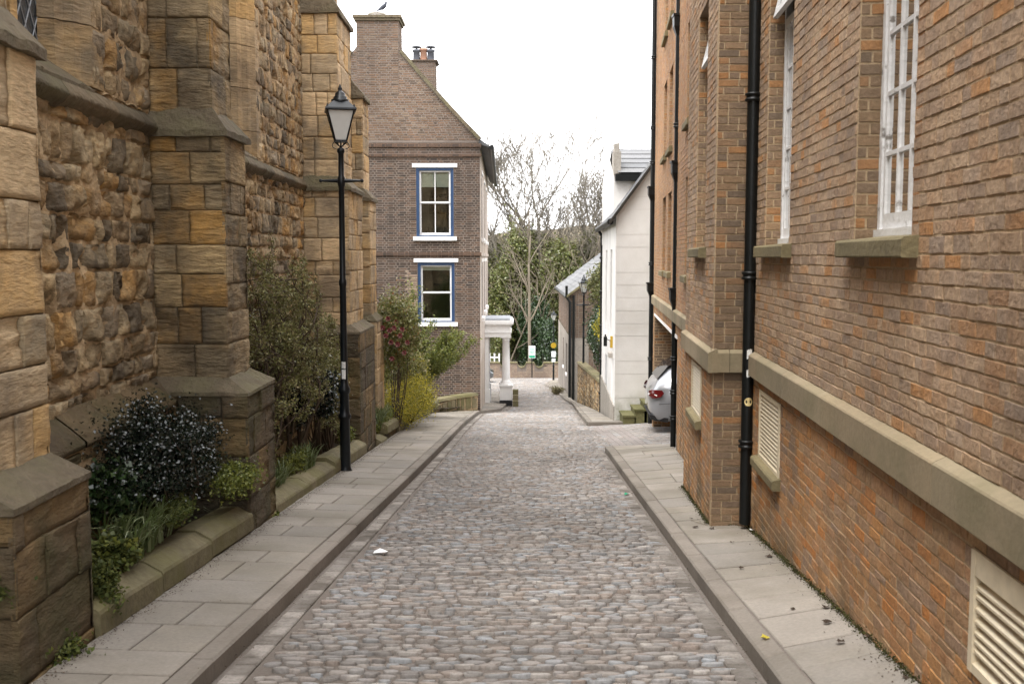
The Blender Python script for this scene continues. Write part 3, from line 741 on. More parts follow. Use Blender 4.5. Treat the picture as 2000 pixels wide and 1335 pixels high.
# openings: (Ya, Yb, z0, z1)
W_1 = [(1.75, 2.7, .09, 2.32), (4.36, 5.28, .09, 2.32), (6.95, 7.87, .09, 2.32)]
W_1u = [(a, b, 3.3, 5.3) for a, b, _, _ in W_1]
V_1 = [(2.55, 3.54, -1.50, -1.05), (7.10, 7.93, -1.60, -1.05)]
W_2 = [(9.18, 9.92, .09, 2.32)]; W_2u = [(9.18, 9.92, 3.3, 5.3)]
V_2 = [(9.26, 10.08, -1.53, -1.03)]
cols3 = [(13.0, 13.7), (16.35, 17.2), (17.75, 18.6)]
W_3 = [(a, b, z, z+1.32) for a, b in cols3 for z in (-.24, 1.80, 3.93)]
ARCH = (14.75, 20.85, -5, -1.16)
P_3 = (11.6, 12.35, -1.62, -1.02)
lens = ((.165, .165), (.165, .165), (.08, .08))
mbu = MB(); mbl = MB()
def wallface(O, U, N, a, b, zt, zb, holes_u, holes_l, mu, ml, mw=2):
    kw = dict(course=(.061, .061), joint=.008, rel=.0028, relv=.0018, bev=.0025, dep=.0045, amp=.0016, step=.043, jit=.0045)
    kw['lens'] = lens
    s = U.length
    h2 = [(p, q, c, d) for p, q, c, d in holes_u]
    blocks(mbu, O, U, ZV, N, a, b, BT, zt, h2, m=mu, **kw)
    backing(mbu, O, U, ZV, N, a, b, BT-.1, zt, h2, mw, -.001)
    blocks(mbl, O, U, ZV, N, a, b, zb, BB, holes_l, m=ml, **kw)
    backing(mbl, O, U, ZV, N, a, b, zb, BB+.1, holes_l, mw, -.001)
random.seed(21)
wallface(O1, U1, N1, -1.0, 8.44, 3.0, -2.7, W_1, V_1, 0, 0)
wallface(O2, U2, N2, 8.46, 10.84, 4.2, -2.95, [h for h in W_2+W_2u], V_2, 0, 0)
wallface(O3, U3, N3, 10.86, 21.3, HH, -4.1, W_3, [P_3, ARCH], 1, 0)
# plain upper storeys above the frame on the first bays
for (O, U, N, a, b, z) in ((O1, U1, N1, -1.0, 8.44, 3.0), (O2, U2, N2, 8.46, 10.84, 4.2)):
    backing(mbu, O, U, ZV, N, a, b, z, HH, W_1u if N == N1 else W_2u, 2, -.002)
    blocks(mbu, O, U, ZV, N, a, b, z, HH, W_1u if N == N1 else W_2u, (.061, .061), lens, .007, .003, .0028, .007, .012, 0, .5, 0)
# returns at the step forward and at the far corner
def ret(Y, x0, x1, nrm, z0, z1, m, tgt):
    U = Vector((1, 0, 0)) if nrm < 0 else Vector((-1, 0, 0))
    a, b = (x0, x1) if nrm < 0 else (-x1, -x0)
    blocks(tgt, (0, Y, 0), U, ZV, (0, nrm, 0), a, b, z0, z1, (), (.061, .061), lens, .0085, .004, .0012, .003, .006, .0012, .06, m, .002)
    tgt.obox(Vector((0, Y, 0)), U, ZV, Vector((0, nrm, 0)), a, b, z0, z1, -.06, -.002, 2)
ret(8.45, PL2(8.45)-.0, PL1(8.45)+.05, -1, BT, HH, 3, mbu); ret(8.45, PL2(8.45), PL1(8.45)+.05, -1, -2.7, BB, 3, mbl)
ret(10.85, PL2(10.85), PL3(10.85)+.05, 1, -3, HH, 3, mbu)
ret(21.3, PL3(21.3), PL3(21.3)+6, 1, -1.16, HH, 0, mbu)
# reveals of brick round each opening
def reveals(tgt, O, U, N, hs, d, m=3):
    n3 = Vector((0, 0, 1))
    for (a, b, c, e) in hs:
        Pb = O+U*b; Pa = O+U*a; In = -N
        Ud = U.normalized()
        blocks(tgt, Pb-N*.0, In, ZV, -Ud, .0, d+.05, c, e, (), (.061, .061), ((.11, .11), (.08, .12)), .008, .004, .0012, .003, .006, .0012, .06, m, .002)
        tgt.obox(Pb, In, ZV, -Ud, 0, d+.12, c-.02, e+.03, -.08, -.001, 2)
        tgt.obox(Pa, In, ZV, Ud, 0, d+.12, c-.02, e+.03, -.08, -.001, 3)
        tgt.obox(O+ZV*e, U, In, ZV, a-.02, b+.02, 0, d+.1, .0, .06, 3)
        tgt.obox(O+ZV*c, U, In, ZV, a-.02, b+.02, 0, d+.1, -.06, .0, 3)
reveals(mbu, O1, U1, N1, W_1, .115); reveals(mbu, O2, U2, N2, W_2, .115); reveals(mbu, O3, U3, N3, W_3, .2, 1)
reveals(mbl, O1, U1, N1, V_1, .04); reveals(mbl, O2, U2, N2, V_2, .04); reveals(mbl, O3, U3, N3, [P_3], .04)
# roof slab and rear mass
for (O, U, N, a, b) in ((O1, U1, N1, -1.0, 8.45), (O2, U2, N2, 8.45, 10.85), (O3, U3, N3, 10.85, 21.3)):
    mbu.obox(O, U, ZV, N, a, b, HH, HH+.12, -6, .08, 2)
mbu.obox(O3, U3, ZV, N3, -1.0, 21.3, -1.1, HH, -6.2, -6.0, 2)
mbu.build('upper_wall', [M['brick_up'], M['brick_far'], M['brick_mortar'], M['brick_ret']], hall)
mbl.build('lower_wall', [M['brick_lo'], M['brick_far'], M['brick_mortar'], M['brick_ret']], hall)
# sandstone band
def band(O, U, N, a, b, ca=0, cb=0):
    out = []; u = a
    while u < b-.02:
        un = min(u+random.uniform(.8, 1.15), b)
        if b-un < .3: un = b
        out.append((u, un)); u = un
    return out
mb = MB()
def bandstone(O, U, N, u, un, e=0):
    P = lambda q, v, n: O+U*q+ZV*v+N*n
    g = .002; d = random.uniform(-.001, .002)
    pr = [(-.03, BB), (.045+d, BB), (.05+d, BB+.006), (.05+d, BT-.03), (.044+d, BT-.022), (-.01, BT+.006), (-.03, BT+.006)]
    vs = [P(u+g, v, n) for n, v in pr]+[P(un-g, v, n) for n, v in pr]
    k = len(pr); mb.add(vs, [(i, (i+1) % k, k+(i+1) % k, k+i) for i in range(k)]+[tuple(range(k)), tuple(range(k, 2*k))])
for u, un in band(O1, U1, N1, -1.0, 8.40): bandstone(O1, U1, N1, u, un)
for u, un in band(O2, U2, N2, 8.45, 10.85): bandstone(O2, U2, N2, u-(0.05 if u < 8.46 else 0), un)
for u, un in band(O3, U3, N3, 10.86, 21.3): bandstone(O3, U3, N3, u, un)
xr = PL2(8.45)
for a, b in ((xr-.02, xr+.13), (xr+.13, xr+.34)): bandstone(Vector((0, 8.45, 0)), Vector((1, 0, 0)), Vector((0, -1, 0)), a, b)
mb.build('stone_band', M['sand'], hall)
# undercroft: side walls, soffit, pale lintel
mb = MB(); A0, A1, _, AZ = ARCH
P = lambda u, v, n: O3+U3*u+ZV*v+N3*n
Ud = U3.normalized(); In = -N3
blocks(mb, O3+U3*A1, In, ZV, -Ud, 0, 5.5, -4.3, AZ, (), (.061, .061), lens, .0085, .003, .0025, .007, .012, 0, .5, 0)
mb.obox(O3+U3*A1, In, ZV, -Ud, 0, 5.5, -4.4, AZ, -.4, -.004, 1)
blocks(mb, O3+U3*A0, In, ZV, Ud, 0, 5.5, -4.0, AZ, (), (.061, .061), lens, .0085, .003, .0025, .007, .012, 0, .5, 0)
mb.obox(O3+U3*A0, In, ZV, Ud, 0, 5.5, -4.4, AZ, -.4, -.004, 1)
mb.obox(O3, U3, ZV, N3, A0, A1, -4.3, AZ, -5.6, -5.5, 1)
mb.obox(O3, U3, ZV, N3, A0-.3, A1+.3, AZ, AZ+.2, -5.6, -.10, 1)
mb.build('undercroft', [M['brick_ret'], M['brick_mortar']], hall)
mb = MB(); mb.obox(O3, U3, ZV, N3, A0-.02, A1+.02, AZ-.05, AZ+.0, -.35, .012, 0); mb.build('lintel', M['white_stone'], hall)
# sills
def sill(O, U, N, a, b, z, h, parent, ext=.1, prj=.07, dd=.14, m='sill'):
    mb = MB(); P = lambda q, v, n: O+U*q+ZV*v+N*n
    pr = [(-dd, z-h), (prj, z-h), (prj+.004, z-h+.008), (prj+.004, z-.012), (prj-.006, z), (-dd, z+.022)]
    k = len(pr); n_ = 10; vs = []
    for i in range(n_+1):
        q = a-ext+(b-a+2*ext)*i/n_; e = noise.noise(Vector((q*8, z, 2)))*.003
        vs += [P(q, v+e, n+e) for n, v in pr]
    mb.add(vs, [(i*k+j, i*k+(j+1) % k, (i+1)*k+(j+1) % k, (i+1)*k+j) for i in range(n_) for j in range(k)]+[tuple(range(k)), tuple(range(n_*k, n_*k+k))])
    return mb.build('sill', M[m], parent)
def room(O, U, N, a, b, z0, z1, d, parent, depth=2.2, mat='room', curtain=True):
    mb = MB(); e = .35
    P = lambda q, v, n: O+U*q+ZV*v+N*n
    A = [P(a-e, z0-.4, -d-.03), P(b+e, z0-.4, -d-.03), P(b+e, z1+.3, -d-.03), P(a-e, z1+.3, -d-.03)]
    B = [P(a-e, z0-.4, -d-depth), P(b+e, z0-.4, -d-depth), P(b+e, z1+.3, -d-depth), P(a-e, z1+.3, -d-depth)]
    mb.add(A+B, [(0,1,5,4), (1,2,6,5), (2,3,7,6), (3,0,4,7), (4,5,6,7)], 0)
    if curtain:      # a gathered curtain drawn to the far side
        vs = []; n_ = 26
        for i in range(n_+1):
            q = b-.02-(b-a)*.62*i/n_; w_ = .022*math.sin(i*1.7)+.01*math.sin(i*.6)
            vs += [P(q, z0-.05, -d-.16+w_), P(q, z1+.05, -d-.16+w_)]
        mb.add(vs, [(2*i, 2*i+2, 2*i+3, 2*i+1) for i in range(n_)], 1, True)
    return mb.build('interior', [M[mat], M['curtain']], parent)
def bars(mb, P, a, b, z0, z1, n0, n1, cols, rows, t, m=0):
    """glazing bars of a sash"""
    for i in range(1, cols): 
        q = a+(b-a)*i/cols; hx(mb, P, q-t/2, q+t/2, z0, z1, n0, n1, m)
    for i in range(1, rows):
        v = z0+(z1-z0)*i/rows; hx(mb, P, a, b, v-t/2, v+t/2, n0+.002, n1-.002, m)
def hx(mb, P, u0, u1, v0, v1, n0, n1, m=0):
    mb.hexa([P(u0,v0,n0), P(u1,v0,n0), P(u1,v1,n0), P(u0,v1,n0), P(u0,v0,n1), P(u1,v0,n1), P(u1,v1,n1), P(u0,v1,n1)], m)
def hall_window(O, U, N, a, b, z0, z1, lab=None):
    d = .115; P = lambda q, v, n: O+U*q+ZV*v+N*n
    mb = MB(); f = .045
    zt = z0+1.69
    hx(mb, P, a, a+f, z0+.03, z1, -d-.05, -d); hx(mb, P, b-f, b, z0+.03, z1, -d-.05, -d)
    hx(mb, P, a+f, b-f, z1-f, z1, -d-.05, -d)
    hx(mb, P, a-.0, b+.0, z0+.012, z0+.055, -d-.05, -d+.02)             # cill board
    hx(mb, P, a+f, b-f, z0+.055, z0+.135, -d-.045, -d-.012)              # bottom rail
    hx(mb, P, a+f, b-f, zt-.03, zt+.03, -d-.05, -d+.004)               # transom
    hx(mb, P, a+f, a+f+.03, z0+.135, zt-.03, -d-.045, -d-.012); hx(mb, P, b-f-.03, b-f, z0+.135, zt-.03, -d-.045, -d-.012)
    bars(mb, P, a+f+.03, b-f-.03, z0+.135, zt-.03, -d-.04, -d-.012, 4, 5, .022)
    w_ = mb.build('window', M['white_old'], hall)
    mb = MB(); hx(mb, P, a+f, b-f, z0+.1, zt, -d-.030, -d-.026); mb.build('pane', M['glass'], w_)
    # opening vent hinged at the top
    mb = MB(); h = z1-f-zt-.035; ang = R(13)
    Q = lambda q, v, n: P(q, z1-f+(v)*math.cos(ang)+n*math.sin(ang), -d-.01-v*math.sin(ang)+n*math.cos(ang))
    hx(mb, Q, a+f, a+f+.045, -h, 0, -.03, .005); hx(mb, Q, b-f-.045, b-f, -h, 0, -.03, .005)
    hx(mb, Q, a+f+.045, b-f-.045, -h, -h+.06, -.03, .005); hx(mb, Q, a+f+.045, b-f-.045, -.045, 0, -.03, .005)
    bars(mb, Q, a+f+.045, b-f-.045, -h+.06, -.045, -.025, .002, 4, 1, .022)
    v_ = mb.build('vent', M['white_old'], w_)
    mb = MB(); hx(mb, Q, a+f+.02, b-f-.02, -h+.02, -.02, -.015, -.011); mb.build('vent_pane', M['glass'], w_)
    sill(O, U, N, a, b, z0, .09, w_)
    room(O, U, N, a, b, z0, z1, d+.05, hall)
for h in W_1: hall_window(O1, U1, N1, *h)
for h in W_2: hall_window(O2, U2, N2, *h)
def small_window(O, U, N, a, b, z0, z1, parent, d=.2, cols=2, rows=4, frame='white', glass='glass', hasSill=True):
    P = lambda q, v, n: O+U*q+ZV*v+N*n
    mb = MB(); f = .04
    hx(mb, P, a, a+f, z0, z1, -d-.05, -d); hx(mb, P, b-f, b, z0, z1, -d-.05, -d)
    hx(mb, P, a+f, b-f, z1-f, z1, -d-.05, -d); hx(mb, P, a+f, b-f, z0, z0+f, -d-.05, -d)
    bars(mb, P, a+f, b-f, z0+f, z1-f, -d-.04, -d-.01, cols, rows, .022)
    w_ = mb.build('window', M[frame], parent)
    mb = MB(); hx(mb, P, a+f, b-f, z0+f, z1-f, -d-.030, -d-.026); mb.build('pane', M[glass], w_)
    if hasSill: sill(O, U, N, a, b, z0, .09, w_, .06, .06, .2)
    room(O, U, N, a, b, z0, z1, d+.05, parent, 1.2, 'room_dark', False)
    return w_
for h in W_3: small_window(O3, U3, N3, *h, hall)
for h in W_1u: small_window(O1, U1, N1, *h, hall, .115, 4, 6)
for h in W_2u: small_window(O2, U2, N2, *h, hall, .115, 4, 6)
# louvred vents
def louvre(O, U, N, a, b, z0, z1, n, wide=.02, broken=False):
    P = lambda q, v, k: O+U*q+ZV*v+N*k
    mb = MB(); f = .035
    hx(mb, P, a, a+f, z0, z1, -.035, .012); hx(mb, P, b-f, b, z0, z1, -.035, .012)
    hx(mb, P, a+f, b-f, z1-f*(2.6 if broken else 1), z1, -.035, .010); hx(mb, P, a+f, b-f, z0, z0+f, -.035, .010)
    o = mb.build('louvre_vent', M['cream'], hall)
    if not broken: sill(O, U, N, a, b, z0, .075, o, .05, .06, .05)
    mb = MB(); hx(mb, P, a+.01, b-.01, z0+.01, z1-.01, -.10, -.09); mb.build('backing', M['plastic'], o)
    za, zb = z0+f, z1-f*(2.6 if broken else 1)
    mb = MB()
    for i in range(n):
        v = za+(zb-za)*(i+.5)/n; t = (zb-za)/n
        s0, s1 = (random.uniform(-.006, .006), random.uniform(-.012, .006)) if broken else (0, 0)
        def Q(q, c, k):
            tt = (q-a)/(b-a); return P(q, v+s0+(s1-s0)*tt-k*.75+c, -.022+k*1.0)
        mb.hexa([Q(a+f, -.004, -.02), Q(b-f, -.004, -.02), Q(b-f, -.004, .026), Q(a+f, -.004, .026),
                 Q(a+f, .006, -.02), Q(b-f, .006, -.02), Q(b-f, .006, .026), Q(a+f, .006, .026)])
    mb.build('slat', M['cream'], o)
louvre(O1, U1, N1, *V_1[0], 8, broken=True); louvre(O1, U1, N1, *V_1[1], 15); louvre(O2, U2, N2, *V_2[0], 14)
# grey access panel beyond the step
mb = MB(); P = lambda q, v, k: O3+U3*q+ZV*v+N3*k
hx(mb, P, P_3[0], P_3[1], P_3[2], P_3[3], -.05, .008); o = mb.build('access_panel', M['greystone'], hall)
sill(O3, U3, N3, P_3[0], P_3[1], P_3[2], .06, o, .04, .04, .05)
# downpipes
def downpipe(x, Y, z0, z1, r, collars, boxes, name='downpipe', parent=None, gap=.05, shoe=False):
    mb = MB(); mb.tube([(x, Y, z0), (x, Y, z1)], r, 16); o = mb.build(name, M['black_dull'], parent)
    for z in collars:
        mb = MB()
        mb.lathe((x, Y, z), [(r*1.05, -.035), (r*1.42, -.03), (r*1.42, -.014), (r*1.2, -.010), (r*1.2, .010), (r*1.42, .014), (r*1.42, .03), (r*1.05, .035)], 16)
        mb.box((x-.01, Y-r*.5, z-.012), (x+gap+r, Y+r*.5, z+.012)); mb.tube([(x+r*1.5, Y-r*1.9, z), (x+r*1.5, Y+r*1.9, z)], .010, 6)
        mb.build('collar', M['black_dull'], o)
    for z in boxes:
        mb = MB()
        mb.lathe((x, Y, z), [(r*1.1, -.22), (r*1.5, -.16), (r*2.6, -.06), (r*2.7, .08), (r*3.1, .085), (r*3.1, .12), (r*1.1, .12)], 4, rot=R(45), smooth=False)
        mb.build('hopper', M['black_dull'], o)
    return o
Yp = 8.28; xp = ray(1461, 700)[0]*Yp
def zat(y, Y): return ray(1460, y)[1]*Y
dp1 = downpipe(xp, Yp, zat(1022, Yp), HH, .048, [zat(190, Yp), zat(538, Yp), zat(866, Yp), 3.2, 4.7, 6.2], [], parent=hall, gap=.0)
for z_, h_, w_, m_ in ((zat(690, Yp), .075, .035, 'sticker'), (zat(727, Yp), .06, .03, 'sticker')):
    mb = MB(); k = 6; vs = []
    for i in range(k+1):
        t = -math.pi/2-.45+.9*i/k
        for dz in (-h_/2, h_/2): vs.append((xp+.0492*math.cos(t), Yp+.0492*math.sin(t), z_+dz+random.uniform(-.008, .008)))
    mb.add(vs, [(2*i, 2*i+2, 2*i+3, 2*i+1) for i in range(k)]); mb.build('sticker', M[m_], dp1)
mb = MB(); vs = [(xp+.0494*math.sin(-.35+.33*0), Yp-.0494*math.cos(-.35), zat(783, Yp))]
for i in range(18):
    t = 2*math.pi*i/18; s_ = .036*math.cos(t)/.0494; vs.append((xp+.0496*math.sin(s_), Yp-.0496*math.cos(s_), zat(783, Yp)+.036*math.sin(t)))
vs[0] = (xp, Yp-.0497, zat(783, Yp)); mb.add(vs, [(0, 1+i, 1+(i+1) % 18) for i in range(18)]); mb.build('round_sticker', M['beige'], dp1)
Yq = 15.2; xq = ray(1318, 600)[0]*Yq
zq = lambda y: ray(1318, y)[1]*Yq
dp2 = downpipe(xq, Yq, zq(872), HH, .043, [zq(245), zq(765), zq(815), zq(700)], [zq(45), zq(330), zq(577)], parent=hall)
Yr = 21.45; xr_ = ray(1272, 600)[0]*Yr
zr_ = lambda y: ray(1273, y)[1]*Yr
dp3 = downpipe(xr_, Yr, zr_(826), HH+1, .050, [zr_(113), zr_(250), zr_(700), zr_(318), zr_(515)], [zr_(375), zr_(562)], parent=hall)

# ================================================================ THE BRICK GABLE HOUSE
HY = 29.0; HX = lambda Y: -.925-.009*(Y-HY)
house = thing('gable_house', 'tall dark brick gable house with two blue-framed sash windows and a white portico', 'house', (-3.9, 36, gz(29)))
X0, X1, XR = -6.83, -.925, -3.88
def hp(x, y): return ray(x, y)[0]*HY, ray(x, y)[1]*HY
ez = hp(935, 279)[1]
mb = MB()
g1 = hp(935, 274); g2 = hp(905, 243); g3 = hp(868, 203); g4 = hp(830, 160); g5 = hp(780, 102)
slope = (g5[1]-g4[1])/(g4[0]-g5[0]); apex = (XR, g5[1]+slope*(g5[0]-XR))
prof = [g1, g2, g3, g4, g5, apex]
prof += [(2*XR-x, z) for x, z in prof[-2::-1]]
wu = (hp(813, 400)[0], hp(886, 400)[0], hp(850, 462)[1], hp(850, 327)[1])
wl = (hp(816, 570)[0], hp(888, 570)[0], hp(850, 629)[1], hp(850, 512)[1])
pb = [hp(788, 525), hp(815, 640)]
def pk(u, v):
    if pb[0][0] < u < wl[0] and pb[1][1]-.3 < v < pb[0][1] and random.random() < .8-.5*abs((v-(pb[0][1]+pb[1][1])/2)/(pb[0][1]-pb[1][1]+.6)): return 1
    if u < pb[0][0]+.1 and -1.5 < v < -.9 and random.random() < .3: return 1
    return 0
bkw = dict(course=(.066, .066), lens=((.20, .20), (.095, .095)), joint=.012, rel=.004, relv=.004, bev=.008, dep=.014, amp=.0, step=.5)
hz0 = gz(29)-.6
blocks(mb, (0, HY, 0), (1, 0, 0), ZV, (0, -1, 0), X0, X1, hz0, ez, [wu, wl], m=0, pick=pk, breaks=(), **bkw)
backing(mb, (0, HY, 0), (1, 0, 0), ZV, (0, -1, 0), X0, X1, hz0, ez, [wu, wl], 2, -.002)
# gable triangle: courses clipped to the roof line
def gx(z):
    for (xa, za), (xb, zb_) in zip(prof[:6], prof[1:6]):
        if za <= z <= zb_: return xa+(xb-xa)*(z-za)/(zb_-za)
    return XR
z = ez
while z < apex[1]-.1:
    xr2 = min(gx(z+.07), X1)
    blocks(mb, (0, HY, 0), (1, 0, 0), ZV, (0, -1, 0), 2*XR-xr2, xr2, z, z+.066, (), m=3, **{**bkw, 'lens': (((.20, .20), (.095, .095)) if int(z*15) % 2 else ((.095, .095), (.20, .20)))})
    z += .066
mb.add([(x, HY+.002, z) for x, z in [(X0, ez-.01), (X1, ez-.01)]+prof], [tuple(range(2+len(prof)))], 2)
reveal_d = .10
for (a, b, c, d) in (wu, wl):
    mb.box((a-.02, HY+.003, c-.03), (a, HY+.3, d+.03), 2); mb.box((b, HY+.003, c-.03), (b+.02, HY+.3, d+.03), 2)
mb.build('gable_wall', [M['brick_house'], M['brick_pale'], M['house_mortar'], M['brick_gable']], house)
# projecting dark brick strings
for zy, h_ in ((hp(900, 281)[1], .10), (hp(900, 301)[1], .08), (hp(900, 493)[1], .09)):
    mb = MB(); mb.box((X0-.0, HY-.05, zy-h_), (X1+.04, HY-.0, zy), 1)
    blocks(mb, (0, HY-.05, 0), (1, 0, 0), ZV, (0, -1, 0), X0, X1+.04, zy-h_, zy, (), m=0, **{**bkw, 'course': (h_, h_)})
    mb.build('brick_string', [M['brick_house'], M['brick_house']], house)
# street wall, pale
YF = 43.8
Os = Vector((HX(0), 0, 0)); Us = Vector((-.009, 1, 0)); Ns = Vector((1, .009, 0)).normalized()
sw = [(31.2, 32.3, wu[2], wu[3]), (31.2, 32.3, wl[2], wl[3]), (38.5, 39.6, wu[2], wu[3]), (38.5, 39.6, wl[2], wl[3]), (34.9, 36.0, wu[2], wu[3]), (34.9, 36.0, wl[2], wl[3])]
mb = MB(); backing(mb, Os, Us, ZV, Ns, HY+.001, YF, gz(YF)-.5, ez, sw+[(36.45, 37.75, -6, -3.1)], 0, 0)
for h in sw:
    for u in (h[0], h[1]): mb.obox(Os, Us, ZV, Ns, u-.01, u+.01, h[2], h[3], -.2, -.002, 0)
mb.add([(X0, HY, hz0), (X0, YF, hz0-1), (X0, YF, ez), (X0, HY, ez)], [(0, 1, 2, 3)], 0)
mb.add([(X0, YF, hz0-1), (HX(YF), YF, hz0-1), (HX(YF), YF, ez), (XR, YF, apex[1]), (X0, YF, ez)], [(0, 1, 2, 3, 4)], 0)
mb.build('street_wall', M['pale_wall'], house)
mb = MB(); mb.obox(Os, Us, ZV, Ns, HY-.002, YF, hp(900, 493)[1]-.1, hp(900, 493)[1], .0, .04, 0); mb.build('brick_string', M['pale_wall'], house)
def house_window(O, U, N, a, b, z0, z1, cols, rows, blind=.0, dark=False, lint=True):
    P = lambda q, v, n: O+U*q+ZV*v+N*n
    mb = MB(); f = .088
    hx(mb, P, a, a+f, z0, z1, -.12, -.015); hx(mb, P, b-f, b, z0, z1, -.12, -.015)
    hx(mb, P, a+f, b-f, z1-f, z1, -.12, -.015); hx(mb, P, a+f, b-f, z0, z0+.035, -.12, -.01)
    w_ = mb.build('window', M['blue'], house)
    mb = MB(); s_ = .05; zm = (z0+z1)/2-.01; a2, b2, c2, d2 = a+f, b-f, z0+.035, z1-f
    for (c, d, n0) in ((zm-.02, d2, -.075), (c2, zm+.02, -.10)):
        hx(mb, P, a2, a2+s_, c, d, n0-.035, n0); hx(mb, P, b2-s_, b2, c, d, n0-.035, n0)
        hx(mb, P, a2+s_, b2-s_, d-s_*.85, d, n0-.035, n0); hx(mb, P, a2+s_, b2-s_, c, c+s_*(1.0 if c > c2 else 1.6), n0-.035, n0)
        if cols > 1: bars(mb, P, a2+s_, b2-s_, c+s_, d-s_, n0-.033, n0-.003, cols, rows, .026)
    mb.build('sash', M['white'], w_)
    mb = MB(); hx(mb, P, a2, b2, c2, d2, -.150, -.146); mb.build('pane', M['glass'], w_)
    if blind: 
        mb = MB(); hx(mb, P, a2, b2, d2-(d2-c2)*blind, d2, -.170, -.165); mb.build('blind', M['blind'], w_)
    mb = MB(); hx(mb, P, a-.11, b+.11, z1, z1+.11, -.1, .03); mb.build('lintel', M['white_stone'], w_)
    mb = MB(); hx(mb, P, a-.09, b+.09, z0-.115, z0, -.1, .09); mb.build('sill', M['white_stone'], w_)
    return w_
Og, Ug, Ng = Vector((0, HY, 0)), Vector((1, 0, 0)), Vector((0, -1, 0))
house_window(Og, Ug, Ng, *wu, 2, 1, .25); house_window(Og, Ug, Ng, *wl, 1, 1, .09)
for h in sw: house_window(Os, Us, Ns, *h, 2, 1, 0)
for k, (h, mt) in enumerate(((wu, 'wood'), (wl, 'room_dark'))):
    mb = MB(); a, b, c, d = h; e = .25; y0, y1 = HY+.2, HY+2.2
    q = [(a-e, y0, c-.5), (b+e, y0, c-.5), (b+e, y0, d+.2), (a-e, y0, d+.2), (a-e, y1, c-.5), (b+e, y1, c-.5), (b+e, y1, d+.2), (a-e, y1, d+.2)]
    mb.add(q, [(0,1,5,4), (1,2,6,5), (2,3,7,6), (3,0,4,7), (4,5,6,7)], 0)
    if k == 0:   # picture on the back wall and things on the window board
        mb.box((a+.2, y1-.06, c+.75), (b-.28, y1-.02, c+1.3), 1); mb.box((a, y0+.05, c-.02), (b, y0+.4, c+.10), 2)
        for u in (.3, .55, .8): mb.lathe((a+u, y0+.2, c+.08), [(.04, 0), (.05, .06), (.02, .16), (.015, .2)], 8, 1)
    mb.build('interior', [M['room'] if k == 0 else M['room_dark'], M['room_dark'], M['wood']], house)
# roof: slates, verge coping, gutter
mb = MB(); prt = prof
for (xa, za), (xb, zb_) in zip(prt, prt[1:]):
    L = math.hypot(xb-xa, zb_-za); n_ = max(1, int(L/.25))
    for i in range(n_):
        p = (xa+(xb-xa)*i/n_, za+(zb_-za)*i/n_); q = (xa+(xb-xa)*(i+1)/n_, za+(zb_-za)*(i+1)/n_)
        mb.add([(p[0], HY+.05, p[1]+.05), (p[0], YF, p[1]+.05), (q[0], YF, q[1]+.035), (q[0], HY+.05, q[1]+.035)], [(0, 1, 2, 3)])
ea = (X1+.30, ez-.02)
mb.add([(g1[0], HY+.0, g1[1]+.05), (g1[0], YF, g1[1]+.05), (ea[0], YF+.1, ea[1]-.08), (ea[0], HY-.03, ea[1]-.08), (g1[0], HY, g1[1]-.1), (g1[0], YF, g1[1]-.1), (ea[0], YF+.1, ea[1]-.12), (ea[0], HY-.03, ea[1]-.12)],
       [(0,1,2,3), (4,7,6,5), (0,3,7,4), (2,1,5,6), (3,2,6,7)])
mb.build('roof', M['slate'], house)
mb = MB()
for kk_, ((xa, za), (xb, zb_)) in enumerate(zip(prof, prof[1:])):
    if kk_ == 4: mb.build('gable_coping', M['weathered'], house); mb = MB()
    if kk_ in (4, 5): continue
    L = math.hypot(xb-xa, zb_-za); nn = Vector((-(zb_-za), 0, xb-xa)).normalized()
    if nn.z < 0: nn = -nn
    A = Vector((xa, HY-.06, za)); B = Vector((xb, HY-.06, zb_)); Yv = Vector((0, .3, 0))
    mb.hexa([A, A+Yv, B+Yv, B, A+nn*.10, A+Yv+nn*.10, B+Yv+nn*.10, B+nn*.10])
mb.build('gable_coping', M['weathered'], house)
mb = MB(); mb.tube([(ea[0]+.04, HY-.08, ea[1]-.12), (ea[0]+.04-.13, YF+.1, ea[1]-.12)], .075, 10)
mb.build('gutter', M['black_dull'], house)
# chimneys
def stack(x0, x1, y0, y1, z0, z1, cap, m, pots, capm='weathered'):
    mb = MB()
    blocks(mb, (0, y0, 0), (1, 0, 0), ZV, (0, -1, 0), x0, x1, z0, z1, (), m=0, **bkw)
    blocks(mb, (x1, 0, 0), (0, 1, 0), ZV, (1, 0, 0), y0, y1, z0, z1, (), m=0, **bkw)
    mb.box((x0+.003, y0+.003, z0), (x1-.003, y1, z1-.003), 1)
    o = mb.build('chimney', [M[m], M['house_mortar']], house)
    mb = MB(); mb.box((x0-.05, y0-.05, z1), (x1+.05, y1+.05, z1+cap*.5)); mb.box((x0-.09, y0-.09, z1+cap*.5), (x1+.09, y1+.09, z1+cap)); mb.build('chimney_cap', M[capm], o)
    for (px_, py_, r, h, mm) in pots:
        mb = MB(); mb.lathe((px_, py_, z1+cap), [(r, 0), (r*.92, h*.8), (r*1.15, h*.82), (r*1.2, h*.95), (r*.9, h), (r*.7, h*.97)], 14)
        if mm == 'pot_dark': mb.lathe((px_, py_, z1+cap+h), [(r*.3, 0), (r*.3, .06), (r*1.35, .07), (r*1.35, .10)], 14)
        mb.build('chimney_pot', M[mm], o)
c0, c1 = hp(696, 60)[0], hp(778, 60)[0]
stack(c0, c1, HY-.012, HY+.95, g5[1]-1.2, hp(735, 41)[1], .15, 'brick_gable', [((c0+c1)/2-.07, HY+.45, .22, .16, 'white_stone')])
Yb = 36.0; bp = lambda x, y: (ray(x, y)[0]*Yb, ray(x, y)[1]*Yb)
